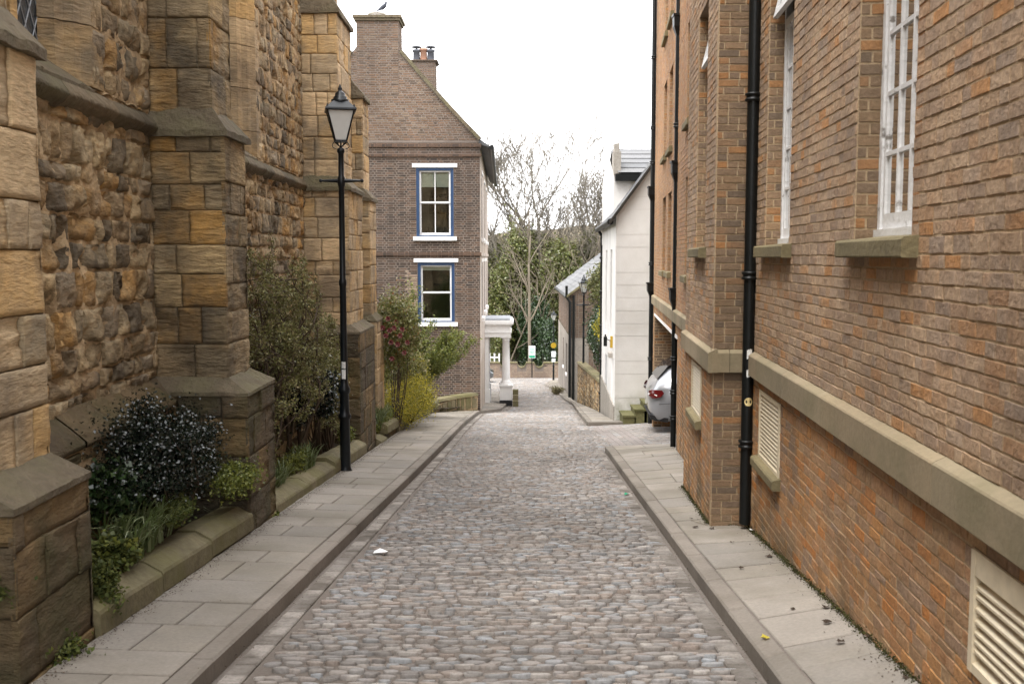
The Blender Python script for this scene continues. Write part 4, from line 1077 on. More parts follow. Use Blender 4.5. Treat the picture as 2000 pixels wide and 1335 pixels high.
stack(bp(797, 150)[0], bp(850, 150)[0], Yb, Yb+.8, bp(820, 260)[1], bp(820, 121)[1], .06, 'brick_gable',
      [(bp(812, 100)[0], Yb+.3, .13, .42, 'pot_dark'), (bp(826, 100)[0], Yb+.3, .13, .46, 'terracotta'), (bp(840, 100)[0], Yb+.3, .13, .42, 'pot_dark')], 'brick_gable')
# portico
PY0, PY1 = 36.0, 38.2; zt = ray(980, 625)[1]*PY0; zg = gz(PY0)+.10
por = thing('tmp', '', '') if False else None
mb = MB(); xw = HX(36)+.0; xo = ray(1003, 640)[0]*PY0
mb.box((xw, PY0, zt-.62), (xo-.10, PY1, zt-.16)); mb.box((xw, PY0-.05, zt-.20), (xo-.05, PY1+.05, zt-.15))
mb.box((xw, PY0-.10, zt-.15), (xo, PY1+.10, zt-.06)); mb.box((xw, PY0-.06, zt-.06), (xo-.04, PY1+.06, zt))
mb.box((xw, PY0-.03, zt-.46), (xo-.07, PY1+.03, zt-.43))
po = mb.build('portico', M['white_stone'], house)
mb = MB(); mb.box((xw, PY0-.02, zt+.001), (xo-.12, PY1, zt+.05)); mb.build('portico_roof', M['lead'], po)
def column(x, y, zb, zt, r, n=20):
    mb = MB(); mb.box((x-r*1.55, y-r*1.55, zb), (x+r*1.55, y+r*1.55, zb+.62)); mb.box((x-r*1.8, y-r*1.8, zb+.62), (x+r*1.8, y+r*1.8, zb+.68))
    h = zt-zb-.68
    mb.lathe((x, y, zb+.68), [(r*1.7, 0), (r*1.7, .04), (r*1.3, .07), (r*1.35, .10), (r*1.05, .13), (r*1.02, .2), (r*.98, h*.5), (r*.84, h-.16), (r*.95, h-.15), (r*.95, h-.12), (r*.84, h-.11), (r*1.1, h-.05), (r*1.2, h-.045)], n)
    mb.box((x-r*1.3, y-r*1.3, zt-.05), (x+r*1.3, y+r*1.3, zt)); mb.box((x-r*1.62, y-r*1.62, zb-.3), (x+r*1.62, y+r*1.62, zb+.12), 1)
    mb.build('column', [M['white_stone'], M['plastic']], po)
xc = ray(988, 700)[0]*PY0
column(xc, PY0+.2, zg, zt-.6, .145); column(xc, PY1-.2, gz(PY1)+.1, zt-.6, .145)
for y in (PY0+.1, PY1-.3):
    mb = MB(); mb.box((xw, y, zg-.2), (xw+.14, y+.22, zt-.62)); mb.box((xw, y-.03, zg-.2), (xw+.18, y+.25, zg+.5)); mb.build('pilaster', M['white_stone'], po)
mb = MB(); mb.box((xw-.12, 36.5, gz(37)), (xw-.06, 37.7, -3.15)); mb.build('door', M['blue'], house)
mb = MB()
for i in range(3): mb.box((xc+.25+.0, PY0-.9+.22*i, gz(35)-.2), (xc+.45, PY0-.68+.22*i, gz(35)+.20+.17*i), 0)
o = mb.build('stone_block', M['coping']); tag(o, 'small mossy stepped stone block beside the white portico column', 'mounting block')

# bird on the chimney
bx, by, bz = ray(745, 22)[0]*HY, HY+.35, hp(745, 31)[1]+.16
mb = MB(); pts = [(-.16, .09), (-.08, .12), (0, .16), (.07, .22), (.10, .27), (.13, .29), (.17, .285)]
rad = [.012, .035, .062, .055, .038, .034, .012]
mb.tube([(bx-.17, by, bz+.05), (bx-.10, by, bz+.10), (bx-.02, by, bz+.14), (bx+.05, by, bz+.20), (bx+.08, by, bz+.255), (bx+.09, by, bz+.29), (bx+.085, by, bz+.315)], [.012, .035, .062, .060, .038, .036, .015], 10)
mb.tube([(bx+.10, by, bz+.29), (bx+.155, by, bz+.28)], [.014, .004], 6); mb.tube([(bx-.16, by, bz+.06), (bx-.30, by, bz-.01)], [.02, .028], 6)
for s in (-.02, .02): mb.tube([(bx, by+s, bz+.09), (bx+.01, by+s, bz-.0)], .006, 5)
tag(mb.build('bird', M['bird']), 'dark bird perched on top of the tall brick chimney', 'bird')

# ================================================================ WHITE HOUSE ON THE RIGHT
WY = 23.0
wcx = ray(1202, 600)[0]*WY
wh = thing('white_house', 'white rendered house with lined gable, slate roof and black downpipe beyond the brick building', 'house', (wcx+2, WY+3, gz(WY)))
wfx = ray(1175, 600)[0]*29.5
def wx(Y): return wcx+(wfx-wcx)*(Y-WY)/(29.5-WY)
Uw = Vector(((wfx-wcx)/6.5, 1, 0)); Ow = Vector((wcx, WY, 0)); Nw = Vector((-1, Uw.x, 0)).normalized()
ezw = ray(1200, 421)[1]*WY; gzb = gz(WY)-.3
tx, tz = ray(1270, 331)[0]*WY, ray(1270, 331)[1]*WY; ks = (tz-ezw)/(tx-wcx)
mb = MB(); xx = wcx; z = gzb
courses = [ray(1230, y)[1]*WY for y in (820, 777, 730, 705, 656, 632, 607, 581, 557, 532, 483, 458, 409, 384, 350)]
prev = gzb
lst = sorted([c for c in courses if c > gzb+.05])+[ezw+2.2]
mb.add([(wcx+.004, WY+.006, gzb), (wcx+5, WY+.006, gzb), (wcx+5, WY+.006, ezw+5*ks), (wcx+.004, WY+.006, ezw)], [(0, 1, 2, 3)], 1)
for c in lst:
    a, b = prev+.0035, c-.0035
    xa = wcx if a < ezw else wcx+(a-ezw)/ks; xb_ = wcx if b < ezw else wcx+(b-ezw)/ks
    mb.add([(xa, WY, a), (wcx+5, WY, a), (wcx+5, WY, b), (xb_, WY, b)], [(0, 1, 2, 3)], 0); prev = c
mb.build('gable_wall', [M['render_lined'], M['render_line']], wh)
swn = [(1.4, 2.1, -2.0, .2), (3.6, 4.3, -2.0, .2), (3.3, 4.3, -4.3, -2.6)]
mb = MB(); backing(mb, Ow, Uw, ZV, Nw, 0, 6.5, gzb-1, ezw, swn, 0, 0)
for h in swn:
    for u in (h[0], h[1]): mb.obox(Ow, Uw, ZV, Nw, u-.01, u+.01, h[2], h[3], -.15, -.002, 0)
mb.obox(Ow, Uw, ZV, Nw, .02, 6.5, gzb-1, -3.45, -.02, .03, 1)
mb.add([Ow+Uw*6.5+ZV*(gzb-1), Ow+Uw*6.5+Vector((5, 0, gzb-1)), Ow+Uw*6.5+Vector((5, 0, ezw+5*ks)), Ow+Uw*6.5+ZV*ezw], [(0, 1, 2, 3)], 0)
mb.build('street_wall', [M['render'], M['greystone']], wh)
def plain_window(parent, O, U, N, a, b, z0, z1, fr='white'):
    P = lambda q, v, n: O+U*q+ZV*v+N*n
    mb = MB(); f = .06
    hx(mb, P, a, a+f, z0, z1, -.12, -.06); hx(mb, P, b-f, b, z0, z1, -.12, -.06); hx(mb, P, a+f, b-f, z1-f, z1, -.12, -.06); hx(mb, P, a+f, b-f, z0, z0+f, -.12, -.06)
    bars(mb, P, a+f, b-f, z0+f, z1-f, -.11, -.07, 2, 3, .025)
    w_ = mb.build('window', M[fr], parent); mb = MB(); hx(mb, P, a+f, b-f, z0+f, z1-f, -.10, -.094); mb.build('pane', M['car_glass'], w_)
    mb = MB(); hx(mb, P, a-.08, b+.08, z0-.08, z0, -.1, .06); mb.build('sill', M['white_stone'], w_)
for h in swn[:2]: plain_window(wh, Ow, Uw, Nw, *h)
mb = MB(); mb.obox(Ow, Uw, ZV, Nw, 3.3, 4.3, -4.6, -2.6, -.15, -.1, 0); mb.build('door', M['blue'], wh)
# slate roof with its verge and the taller wing behind
mb = MB()
for i in range(14):
    a = i*.32; b = a+.34
    p = lambda t, y, o: (wcx-.12+t+(y-WY)*Uw.x, y, ezw-.12*ks+t*ks+o+.05)
    mb.add([p(a, WY-.10, .03), p(a, WY+6.7, .03), p(b, WY+6.7, .015), p(b, WY-.10, .015)], [(0, 3, 2, 1)], 0)
mb.build('roof', M['slate'], wh)
mb = MB(); A = Vector((wcx-.16, WY-.13, ezw-.16*ks+.0)); B = A+Vector((4.5, 0, 4.5*ks)); up = Vector((0, 0, .10)); yv = Vector((0, .13, 0))
mb.hexa([A, A+yv, B+yv, B, A+up, A+yv+up, B+yv+up, B+up]); mb.build('verge', M['verge'], wh)
mb = MB(); gx_ = Vector(((wfx-wcx)/6.5, 1, 0))
a = Vector((wcx-.14, WY-.05, ezw-.14)); b = a+gx_*6.7; mb.tube([a, b], .075, 8)
mb.build('gutter', M['black_dull'], wh)
xdp = ray(1174, 700)[0]*29.3
mb = MB(); mb.tube([(xdp, 29.3, gz(29.3)), (xdp, 29.3, ezw-.35), (wx(29.3)-.14, 29.3, ezw-.12)], .045, 8)
for z in (-4, -3, -2, -1, 0): mb.lathe((xdp, 29.3, z), [(.05, -.04), (.07, -.03), (.07, .03), (.05, .04)], 8)
mb.build('downpipe', M['black_dull'], wh)
WY2 = 26.0; w2 = lambda x, y: (ray(x, y)[0]*WY2, ray(x, y)[1]*WY2)
xa, _ = w2(1198, 400); zt2 = w2(1230, 341)[1]; zr2 = w2(1230, 292)[1]
mb = MB(); mb.add([(xa, WY2, ezw-.6), (xa+4, WY2, ezw-.6), (xa+4, WY2, zt2), (xa, WY2, zt2), (xa, WY2+3.2, ezw-.6), (xa, WY2+3.2, zt2), (xa, WY2+1.6, zr2+.1), (xa+4, WY2+3.2, zt2), (xa+4, WY2+3.2, ezw-.6)],
       [(0, 1, 2, 3), (4, 0, 3, 6, 5), (4, 5, 7, 8)], 0); mb.build('wing_wall', M['render'], wh)
mb = MB(); 
for i in range(5):
    t0, t1 = i/5, (i+1)/5+.04
    L = lambda t, o: (WY2-.15+1.75*t, zt2+(zr2+.12-zt2)*t+o)
    x = xa+.12+(i % 2)*.2
    mb.add([(xa+.1, L(t0, .05)[0], L(t0, .05)[1]), (xa+4, L(t0, .05)[0], L(t0, .05)[1]), (xa+4, L(t1, .03)[0], L(t1, .03)[1]), (xa+.1, L(t1, .03)[0], L(t1, .03)[1])], [(0, 1, 2, 3)], 0)
mb.add([(xa+.1, WY2+1.6, zr2+.17), (xa+4, WY2+1.6, zr2+.17), (xa+4, WY2+3.35, zt2), (xa+.1, WY2+3.35, zt2)], [(0, 1, 2, 3)], 0)
mb.build('wing_roof', M['slate_pale'], wh)
mb = MB(); mb.box((xa+.03, WY2-.17, zt2-.17), (xa+4, WY2-.02, zt2+.01)); mb.build('fascia', M['black_dull'], wh)
mb = MB(); c1_, c2_ = w2(1199, 300)[0], w2(1213, 300)[0]; mb.box((c1_, WY2-.02, zt2-.02), (c2_, WY2+.5, w2(1205, 296)[1])); mb.box((c1_+.02, WY2, w2(1205, 296)[1]), (c2_-.04, WY2+.45, w2(1205, 280)[1]))
mb.build('chimney', M['greystone'], wh)
# lantern bracket with a yellow sign on the street wall
mb = MB(); q = Ow+Uw*1.3+Nw*.02; zq_ = ray(1190, 665)[1]*24.3
mb.tube([q+ZV*zq_, q+Nw*.14+ZV*(zq_+.05)], .012, 6); mb.box((q.x-.18, q.y-.05, zq_-.13), (q.x-.1, q.y+.05, zq_+.10)); mb.tube([(q.x-.14, q.y, zq_+.10), (q.x-.14, q.y, zq_+.16)], .02, 6)
lt = mb.build('wall_lantern', M['black_dull'], wh)
mb = MB(); mb.obox(Ow, Uw, ZV, Nw, .9, 1.02, zq_-.14, zq_+.14, .0, .06); mb.build('small_sign', M['sign_y'], wh)
mb = MB(); mb.obox(Ow, Uw, ZV, Nw, .85, 1.25, zq_-.38, zq_-.26, .0, .10); mb.build('meter_box', M['greystone'], wh)
# mossy steps at the foot of the gable
mb = MB()
for (xa_, xb_, yt) in ((1216, 1240, 812), (1238, 1262, 800), (1257, 1290, 788)):
    a = ray(xa_, yt)[0]*22.4; b = ray(xb_, yt)[0]*22.4; z1 = ray(xa_, yt)[1]*22.4
    p = [(a, 22.25, gz(22)-.1), (b, 22.25, gz(22)-.1), (b, 22.97, gz(22)-.1), (a, 22.97, gz(22)-.1), (a, 22.25, z1), (b, 22.25, z1), (b, 22.97, z1), (a, 22.97, z1)]
    mb.hexa(p)
    mb.hexa([(a-.02, 22.22, z1+.002), (b+.0, 22.22, z1+.002), (b+.0, 22.97, z1+.002), (a-.02, 22.97, z1+.002), (a-.02, 22.22, z1+.045), (b+.0, 22.22, z1+.045), (b+.0, 22.97, z1+.045), (a-.02, 22.97, z1+.045)])
M['mossy_step'] = masonry('mossy_step_stone', [(.13,.125,.06),(.16,.15,.07)], dirt=(.06,.07,.02), dirt_amt=.6, bump=.6, bscale=22, big=2)
tag(mb.build('stone_steps', M['mossy_step']), 'three mossy stone steps climbing right at the foot of the white gable', 'steps')

# ================================================================ COTTAGE, MOSSY WALL, END WALL
CY0, CY1 = 42.0, 55.0
cx0 = ray(1115, 700)[0]*CY0; cx1 = ray(1091, 700)[0]*CY1; cez = ray(1114, 574)[1]*CY0
cot = thing('slate_cottage', 'low cottage with pale lower wall, red brick above and pale slate roof', 'house', (cx0+3, 48, gz(48)))
Oc = Vector((cx0, CY0, 0)); Uc = Vector(((cx1-cx0)/13, 1, 0)); Nc = Vector((-1, Uc.x, 0)).normalized()
zmid = ray(1110, 660)[1]*CY0
cw = [(3.0, 3.9, zmid-1.9, zmid-.5), (6.2, 7.1, zmid-1.9, zmid-.5)]
mb = MB(); backing(mb, Oc, Uc, ZV, Nc, 0, 13, gz(CY1)-.5, zmid, cw, 0, .02)
mb.add([(cx0-.0, CY0-.02, gz(CY0)-.5), (cx0+.75, CY0-.02, gz(CY0)-.5), (cx0+.75, CY0-.02, zmid), (cx0-.0, CY0-.02, zmid)], [(0, 1, 2, 3)], 0)
for h in cw:
    for u in (h[0], h[1]): mb.obox(Oc, Uc, ZV, Nc, u-.01, u+.01, h[2], h[3], -.2, .018, 0)
mb.build('lower_wall', M['cottage_wall'], cot)
mb = MB(); bk = {**bkw, 'course': (.075, .075)}
blocks(mb, Oc, Uc, ZV, Nc, 0, 13, zmid, cez, (), m=0, **bk)
backing(mb, Oc, Uc, ZV, Nc, 0, 13, zmid, cez, (), 1, -.002)
gk = (ray(1172, 532)[1]*CY0-cez)/(ray(1172, 532)[0]*CY0-cx0)
z = gz(CY0)-.3
while z < cez+1.9:
    xa2 = cx0 if z < cez else cx0+(z-cez)/gk
    if xa2 < cx0+6: blocks(mb, (0, CY0, 0), (1, 0, 0), ZV, (0, -1, 0), xa2, cx0+6, z, z+.075, (), m=0, **bk)
    z += .075
mb.add([(cx0, CY0+.003, gz(CY0)-.5), (cx0+6, CY0+.003, gz(CY0)-.5), (cx0+6, CY0+.003, cez+3*gk*.6), (cx0+3, CY0+.003, cez+3*gk), (cx0, CY0+.003, cez)], [(0, 1, 2, 3, 4)], 1)
mb.build('upper_wall', [M['brick_gable'], M['house_mortar']], cot)
for h in cw: plain_window(cot, Oc, Uc, Nc, *h)
mb = MB()
n_ = 16
for i in range(n_):
    a = i*3.4/n_; b = a+3.4/n_+.03
    for j in range(22):
        y0 = -.12+13.3*j/22+(i % 2)*.3; y1 = y0+13.3/22-.02
        if y0 > 13: continue
        p = lambda t, y, o: Oc+Uc*y+Vector((-.18+t, 0, cez-.18*gk+t*gk+.06+o))
        mb.add([p(a, y0, .025), p(a, y1, .025), p(b, y1, .005), p(b, y0, .005)], [(0, 1, 2, 3)], 0)
p = lambda t, y, o: Oc+Uc*y+Vector((t, 0, cez+3.2*gk+o))
mb.add([p(3.2, -.12, .04), p(3.2, 13.1, .04), p(6.6, 13.1, .04-3.4*gk), p(6.6, -.12, .04-3.4*gk)], [(0, 1, 2, 3)], 0)
mb.build('roof', M['slate_pale'], cot)
mb = MB(); A = Oc+Vector((-.2, -.16, cez-.2*gk+.0)); B = A+Vector((3.4, 0, 3.4*gk)); mb.hexa([A, A+yv, B+yv, B, A+up, A+yv+up, B+yv+up, B+up]); mb.build('verge', M['coping'], cot)
mb = MB(); a = Oc+Vector((-.2, -.05, cez-.12)); mb.tube([a, a+Uc*13.1], .07, 8); mb.build('gutter', M['black_dull'], cot)
for dx, kk in ((-.06, 1), (.10, 0)):
    mb = MB(); x = cx0+dx
    pts = [(x, CY0-.08, gz(CY0)), (x, CY0-.08, cez-.35)]+([(x-.14, CY0-.08, cez-.12), (x-.14, CY0-.08, cez+.35)] if kk else [(x, CY0-.08, cez-.05)])
    mb.tube(pts, .055, 8); mb.build('downpipe', M['black_dull'], cot)

def rubble_wall(name, pts, th, base, label, cat, mat='rubble', cope='coping', course=(.12, .2), group=None, scallop=None):
    """pts: (x, y, ztop) along the wall"""
    mb = MB(); mc = MB()
    for (xa, ya, za), (xb, yb, zb) in zip(pts, pts[1:]):
        A = Vector((xa, ya, 0)); D = Vector((xb-xa, yb-ya, 0)); L = D.length; D.normalize(); N = Vector((D.y, -D.x, 0))
        if N.dot(-A) < 0: N = -N
        n = max(1, int(L/1.0))
        for i in range(n):
            t0, t1 = L*i/n, L*(i+1)/n; zt = za+(zb-za)*((i+.5)/n); z0_, z1_ = za+(zb-za)*i/n, za+(zb-za)*(i+1)/n
            gb = min(gz(ya+(yb-ya)*i/n), gz(ya+(yb-ya)*(i+1)/n))-.15 if base is None else base
            blocks(mb, A, D, ZV, N, t0, t1, gb, min(z0_, z1_), (), course, ((.15, .35), (.2, .3)), .016, .012, .012, .02, .03, .012, .08, 0, .01)
            mb.obox(A, D, ZV, N, t0, t1, gb, min(z0_, z1_)+.0, -th, -.004, 1)
            P = lambda q, v, k: A+D*q+ZV*v+N*k
            mc.hexa([P(t0+.004, z0_-.0, -th-.03), P(t1-.004, z1_-.0, -th-.03), P(t1-.004, z1_-.0, .035), P(t0+.004, z0_-.0, .035),
                     P(t0+.004, z0_+.07, -th), P(t1-.004, z1_+.07, -th), P(t1-.004, z1_+.07, .005), P(t0+.004, z0_+.07, .005)])
    t = thing(name, label, cat, (pts[0][0], pts[0][1], gz(pts[0][1])), group)
    mb.build('wall', [M[mat], M['mortar_stone']], t); mc.build('coping', M[cope], t)
    return t
a = at(1172, 745, 29.6); b = at(1128, 706, 41.4)
rubble_wall('garden_wall', [(a.x+.02, 29.6, a.z-.05), (b.x, 41.4, b.z-.05)], .3, None, 'mossy rubble wall below the hedge between the white house and the slate cottage', 'wall')
# curved wall and kerb stone below the gable house
pts = [G(858, 796, .5), G(880, 802, .5), G(905, 802, .5), G(930, 802, .5)]
zc = at(900, 770, 28.3).z
rubble_wall('low_wall', [(-2.24, 25.9, zc-.02), (-2.0, 27.2, zc-.05), (-1.58, 28.2, zc-.1), (-1.0, 28.85, zc-.1)], .3, None, 'low curved mossy stone wall at the foot of the brick gable', 'wall', 'coping', 'coping', (.3, .4))
# end wall with scooped top
EY = 61.5; e0 = ray(962, 720)[0]*EY-6; e1 = ray(1084, 720)[0]*EY+.3
zt_ = ray(1000, 709)[1]*EY; zb_ = gz(EY)-.3
dips = [ray(x, 720)[0]*EY for x in (985, 1019, 1053)]
ew = thing('boundary_wall', 'low brick boundary wall with scooped top closing the end of the street', 'wall', ((e0+e1)/2, EY, gz(EY)))
mb = MB(); mc = MB(); x = e0; n_ = 0
def ztop(x):
    d = min(abs(x-q) for q in dips) if x > dips[0]-.5 else 9
    return zt_ - (.30*math.sqrt(max(0, 1-(d/.27)**2)) if d < .27 else 0)
while x < e1:
    xn = x+.055; t = ztop(x+.027); t2 = ztop(xn)
    mb.hexa([(x, EY, zb_), (xn, EY, zb_), (xn, EY+.3, zb_), (x, EY+.3, zb_), (x, EY, ztop(x)), (xn, EY, t2), (xn, EY+.3, t2), (x, EY+.3, ztop(x))], 1)
    mc.hexa([(x, EY-.05, ztop(x)), (xn, EY-.05, t2), (xn, EY+.35, t2), (x, EY+.35, ztop(x)), (x, EY-.05, ztop(x)+.07), (xn, EY-.05, t2+.07), (xn, EY+.35, t2+.07), (x, EY+.35, ztop(x)+.07)])
    x = xn
blocks(mb, (0, EY, 0), (1, 0, 0), ZV, (0, -1, 0), e0, e1, zb_, zt_-.5, (), m=0, **bk)
for x0_, x1_ in zip([dips[0]+.28, dips[1]+.28, dips[2]+.28], [dips[1]-.28, dips[2]-.28, e1]): blocks(mb, (0, EY, 0), (1, 0, 0), ZV, (0, -1, 0), x0_, x1_, zt_-.5, zt_, (), m=0, **bk)
blocks(mb, (0, EY, 0), (1, 0, 0), ZV, (0, -1, 0), e0, dips[0]-.28, zt_-.5, zt_, (), m=0, **bk)
mb.build('wall', [M['brick_pale'], M['house_mortar']], ew); mc.build('coping', M['coping'], ew)
mb = MB()
for i in range(16):
    x = ray(975, 700)[0]*62.6-.30*i; z1 = ray(970, 690)[1]*62.6
    mb.box((x-.045, 62.6, z1-1.5), (x+.045, 62.65, z1)); 
mb.box((x, 62.66, z1-.3), (ray(975, 700)[0]*62.6, 62.7, z1-.2)); mb.box((x, 62.66, z1-1.2), (ray(975, 700)[0]*62.6, 62.7, z1-1.1))
tag(mb.build('picket_fence', M['white']), 'white picket fence behind the end wall, seen through the portico', 'fence')

# ================================================================ CHURCH GARDEN WALLS (heavy chamfered copings)
def coping_wall(name, Ya, Yb, xf, steps, label, group):
    t = thing(name, label, 'wall', (xf, Ya, gz(Ya)), group)
    wm = MB()
    y = Ya; A = Vector((xf, 0, 0))
    while y < Yb:
        yn = min(y+.5, Yb); gb = gz(yn)-.1
        ztp = [s for s in steps if s[0] <= y+.01][-1]
        blocks(wm, A, (0, 1, 0), ZV, (1, 0, 0), y, yn, gb, min(ztp[1](y), ztp[1](yn))-.17, (), (.3, .5), ((.4, .6), (.4, .6)), .008, .004, .006, .01, .016, .008, .06, 0, .004)
        wm.box((xf-.25, y, gb), (xf-.006, yn, min(ztp[1](y), ztp[1](yn))-.17), 1); y = yn
    wm.build('wall', [M['plinth'], M['mortar_stone']], t)
    for i, (y0, zf_) in enumerate(steps):
        y1 = steps[i+1][0] if i+1 < len(steps) else Yb
        mb = MB(); k = 12; vs = []
        pr = [(-.26, -.2), (.06, -.2), (.072, -.185), (.070, -.07), (.06, -.05), (-.05, .012), (-.18, .012), (-.24, -.04)]
        for j in range(k+1):
            y = y0+.004+(y1-y0-.008)*j/k; e = noise.noise(Vector((y*5, i, 0)))*.008; d_ = (.010 if j in (0, k) else 0)
            vs += [Vector((xf+px+(e if px > 0 else 0)*1.5-d_*.3, y, zf_(y)+pz+e-(d_*.5 if pz > -.1 else 0))) for px, pz in pr]
        q = len(pr)
        mb.add(vs, [(j*q+a, j*q+(a+1) % q, (j+1)*q+(a+1) % q, (j+1)*q+a) for j in range(k) for a in range(q)], 0, False)
        mb.add(vs[:q], [tuple(range(q))]); mb.add(vs[-q:], [tuple(range(q))[::-1]])
        mb.build('coping', M['coping'], t)
L1 = lambda off: (lambda y: gz(y)+off)
gw = 'low chamfered walls edging the church beds'
coping_wall('bed_wall', 5.07, 8.12, -2.22, [(5.07, L1(.31)), (6.0, L1(.32)), (7.0, L1(.335))], 'low mossy coping wall of the nearest planted bed, between the first two buttresses', gw)
coping_wall('bed_wall', 9.0, 14.72, -2.24, [(9.0, L1(.27)), (10.5, L1(.28)), (12.1, L1(.33)), (13.4, L1(.33))], 'low mossy coping wall of the middle bed, behind the near lamp post', gw)
coping_wall('bed_wall', 16.3, 25.9, -2.24, [(16.3, L1(.22)), (17.2, L1(.42)), (18.9, L1(.30)), (20.4, L1(.36)), (21.9, L1(.30)), (23.9, L1(.34))], 'low stepped coping wall under the yellow shrub', gw)

# ================================================================ STREET LAMPS
def street_lamp(px, pyb, pyt, Y, label, ladder_rot=0, rotz=0.0):
    b = at(px, pyb, Y); H = ray(px, pyt)[1]*Y-b.z; k = H/5.15
    t = thing('street_lamp', label, 'street lamp', (b.x, b.y, b.z), 'traditional lamp posts along the street')
    Z0 = b
    mb = MB(); s = k
    mb.lathe(Z0, [(.125*s, 0), (.125*s, .03*s), (.10*s, .07*s), (.075*s, .12*s), (.072*s, .16*s), (.068*s, .78*s), (.085*s, .80*s), (.088*s, .83*s), (.070*s, .86*s), (.064*s, .9*s), (.062*s, 1.12*s), (.078*s, 1.14*s), (.080*s, 1.19*s), (.055*s, 1.24*s), (.048*s, 1.3*s),
                   (.043*s, 2.55*s), (.052*s, 2.57*s), (.052*s, 2.62*s), (.041*s, 2.65*s), (.038*s, 3.85*s), (.050*s, 3.87*s), (.050*s, 3.97*s), (.038*s, 3.99*s), (.036*s, 4.28*s), (.050*s, 4.30*s), (.050*s, 4.34*s), (.02*s, 4.36*s)], 18)
    for j in range(8):
        a = j*math.pi/4; mb.lathe(Z0+Vector((.10*s*math.cos(a), .10*s*math.sin(a), 0)), [(.03*s, 0), (.025*s, .04*s), (.012*s, .07*s)], 6)
    o = mb.build('post', M['black'], t)
    mb = MB()
    zb = 3.93*s
    mb.tube([Z0+Vector((-.27*s, 0, zb)), Z0+Vector((-.06*s, 0, zb)), Z0+Vector((.06*s, 0, zb)), Z0+Vector((.27*s, 0, zb))], [.013*s, .026*s, .026*s, .013*s], 8)
    for x in (-.27, .27): mb.lathe(Z0+Vector((x*s, 0, zb)), [(.004*s, -.025*s), (.024*s, -.012*s), (.024*s, .012*s), (.004*s, .025*s)], 8)
    mb.build('ladder_bar', M['black'], t)
    # lantern: four-sided, tapering, with scrolled stand
    mb = MB(); zl0, zl1 = 4.44*s, 4.83*s; r0, r1 = .085*s, .215*s
    for a in range(4):
        t0 = a*math.pi/2+math.pi/4+R(12); 
        p0 = Z0+Vector((r0*math.cos(t0)*1.2, r0*math.sin(t0)*1.2, zl0)); p1 = Z0+Vector((r1*math.cos(t0)*1.12, r1*math.sin(t0)*1.12, zl1))
        mb.tube([p0, p1], .011*s, 6); mb.lathe(p1, [(.02*s, -.01*s), (.022*s, .02*s), (.004*s, .07*s)], 6)
        t1 = t0-math.pi/4
        pts = []
        for i in range(12):
            th = i/11*math.pi*1.5; rr_ = .055*s*(1-i/18)
            pts.append(Z0+Vector((math.cos(t1), math.sin(t1), 0))*(.06*s+rr_*math.sin(th)*1.1)+ZV*(4.39*s-.045*s*math.cos(th)))
        mb.tube(pts, .006*s, 5)
        mb.tube([Z0+ZV*4.36*s, Z0+Vector((math.cos(t1)*r0, math.sin(t1)*r0, zl0))], .009*s, 5)
    rot = R(45+12)
    mb.lathe(Z0, [(r0*1.30, zl0-.015*s), (r0*1.30, zl0+.01*s), (r0, zl0+.01*s)], 4, rot=rot, smooth=False)
    rf = [(r1*1.25, zl1-.012*s), (r1*1.32, zl1), (r1*1.30, zl1+.02*s), (r1*.62, zl1+.115*s), (r1*.55, zl1+.12*s)]
    mb.lathe(Z0, rf, 4, rot=rot, smooth=False)
    mb.lathe(Z0, [(.115*s, zl1+.11*s), (.118*s, zl1+.14*s), (.088*s, zl1+.15*s), (.090*s, zl1+.175*s), (.070*s, zl1+.185*s), (.066*s, zl1+.22*s), (.035*s, zl1+.25*s), (.022*s, zl1+.26*s), (.03*s, zl1+.28*s), (.022*s, zl1+.30*s), (.006*s, zl1+.34*s)], 16)
    ln = mb.build('lantern', M['black'], t)
    mb = MB()
    for a in range(4):
        q = []
        for (rr_, z) in ((r0*1.15, zl0+.015*s), (r1*1.08, zl1-.01*s)):
            for aa in (a, a+1):
                tt = aa*math.pi/2+rot; q.append(Z0+Vector((rr_*math.cos(tt), rr_*math.sin(tt), z)))
        mb.add(q, [(0, 1, 3, 2)])
    mb.build('lantern_glass', M['lamp_glass'], ln)
    return t, Z0, s
t_, Z0_, s_ = street_lamp(675, 930, 168, 12.5, 'black lamp post in front of the church bed, nearest and largest of the three')
for y_, h_ in ((712, .09), (730, .13), (752, .07)):
    zz = ray(670, y_)[1]*12.5; mb = MB(); k = 6; vs = []
    for i in range(k+1):
        a = -math.pi/2-.5+1.1*i/k
        for dz in (-h_/2, h_/2): vs.append((Z0_.x+.0475*math.cos(a), Z0_.y+.0475*math.sin(a), zz+dz*random.uniform(.8, 1.1)))
    mb.add(vs, [(2*i, 2*i+2, 2*i+3, 2*i+1) for i in range(k)]); o = mb.build('sticker', M['sticker'], t_)
street_lamp(1139, 781, 537, 40.0, 'black lamp post beside the mossy wall, opposite the portico')
lt3, z3, s3 = street_lamp(1081, 745, 606, 57.0, 'far small lamp post with round yellow sign at the end of the street')
def sign_plate(x, y, z, w_, h, mt, parent, name='plate'):
    mb = MB(); mb.box((x-w_/2, y-.05, z-h/2), (x+w_/2, y-.035, z+h/2)); return mb.build(name, M[mt], parent)
mb = MB(); mb.lathe((0, 0, 0), [(.01, 0), (.01, .01)], 3); 
sy = 57.0; c_ = at(1081, 674, sy); mb = MB(); vs = [(c_.x, sy-.10, c_.z)]+[(c_.x+.16*math.cos(a*math.pi/10), sy-.10, c_.z+.16*math.sin(a*math.pi/10)) for a in range(20)]
mb.add(vs, [(0, 1+i, 1+(i+1) % 20) for i in range(20)]); mb.add([(v[0], v[1]+.02, v[2]) for v in vs], [(0, 1+(i+1) % 20, 1+i) for i in range(20)]); mb.build('yellow_disc', M['sign_y'], lt3)
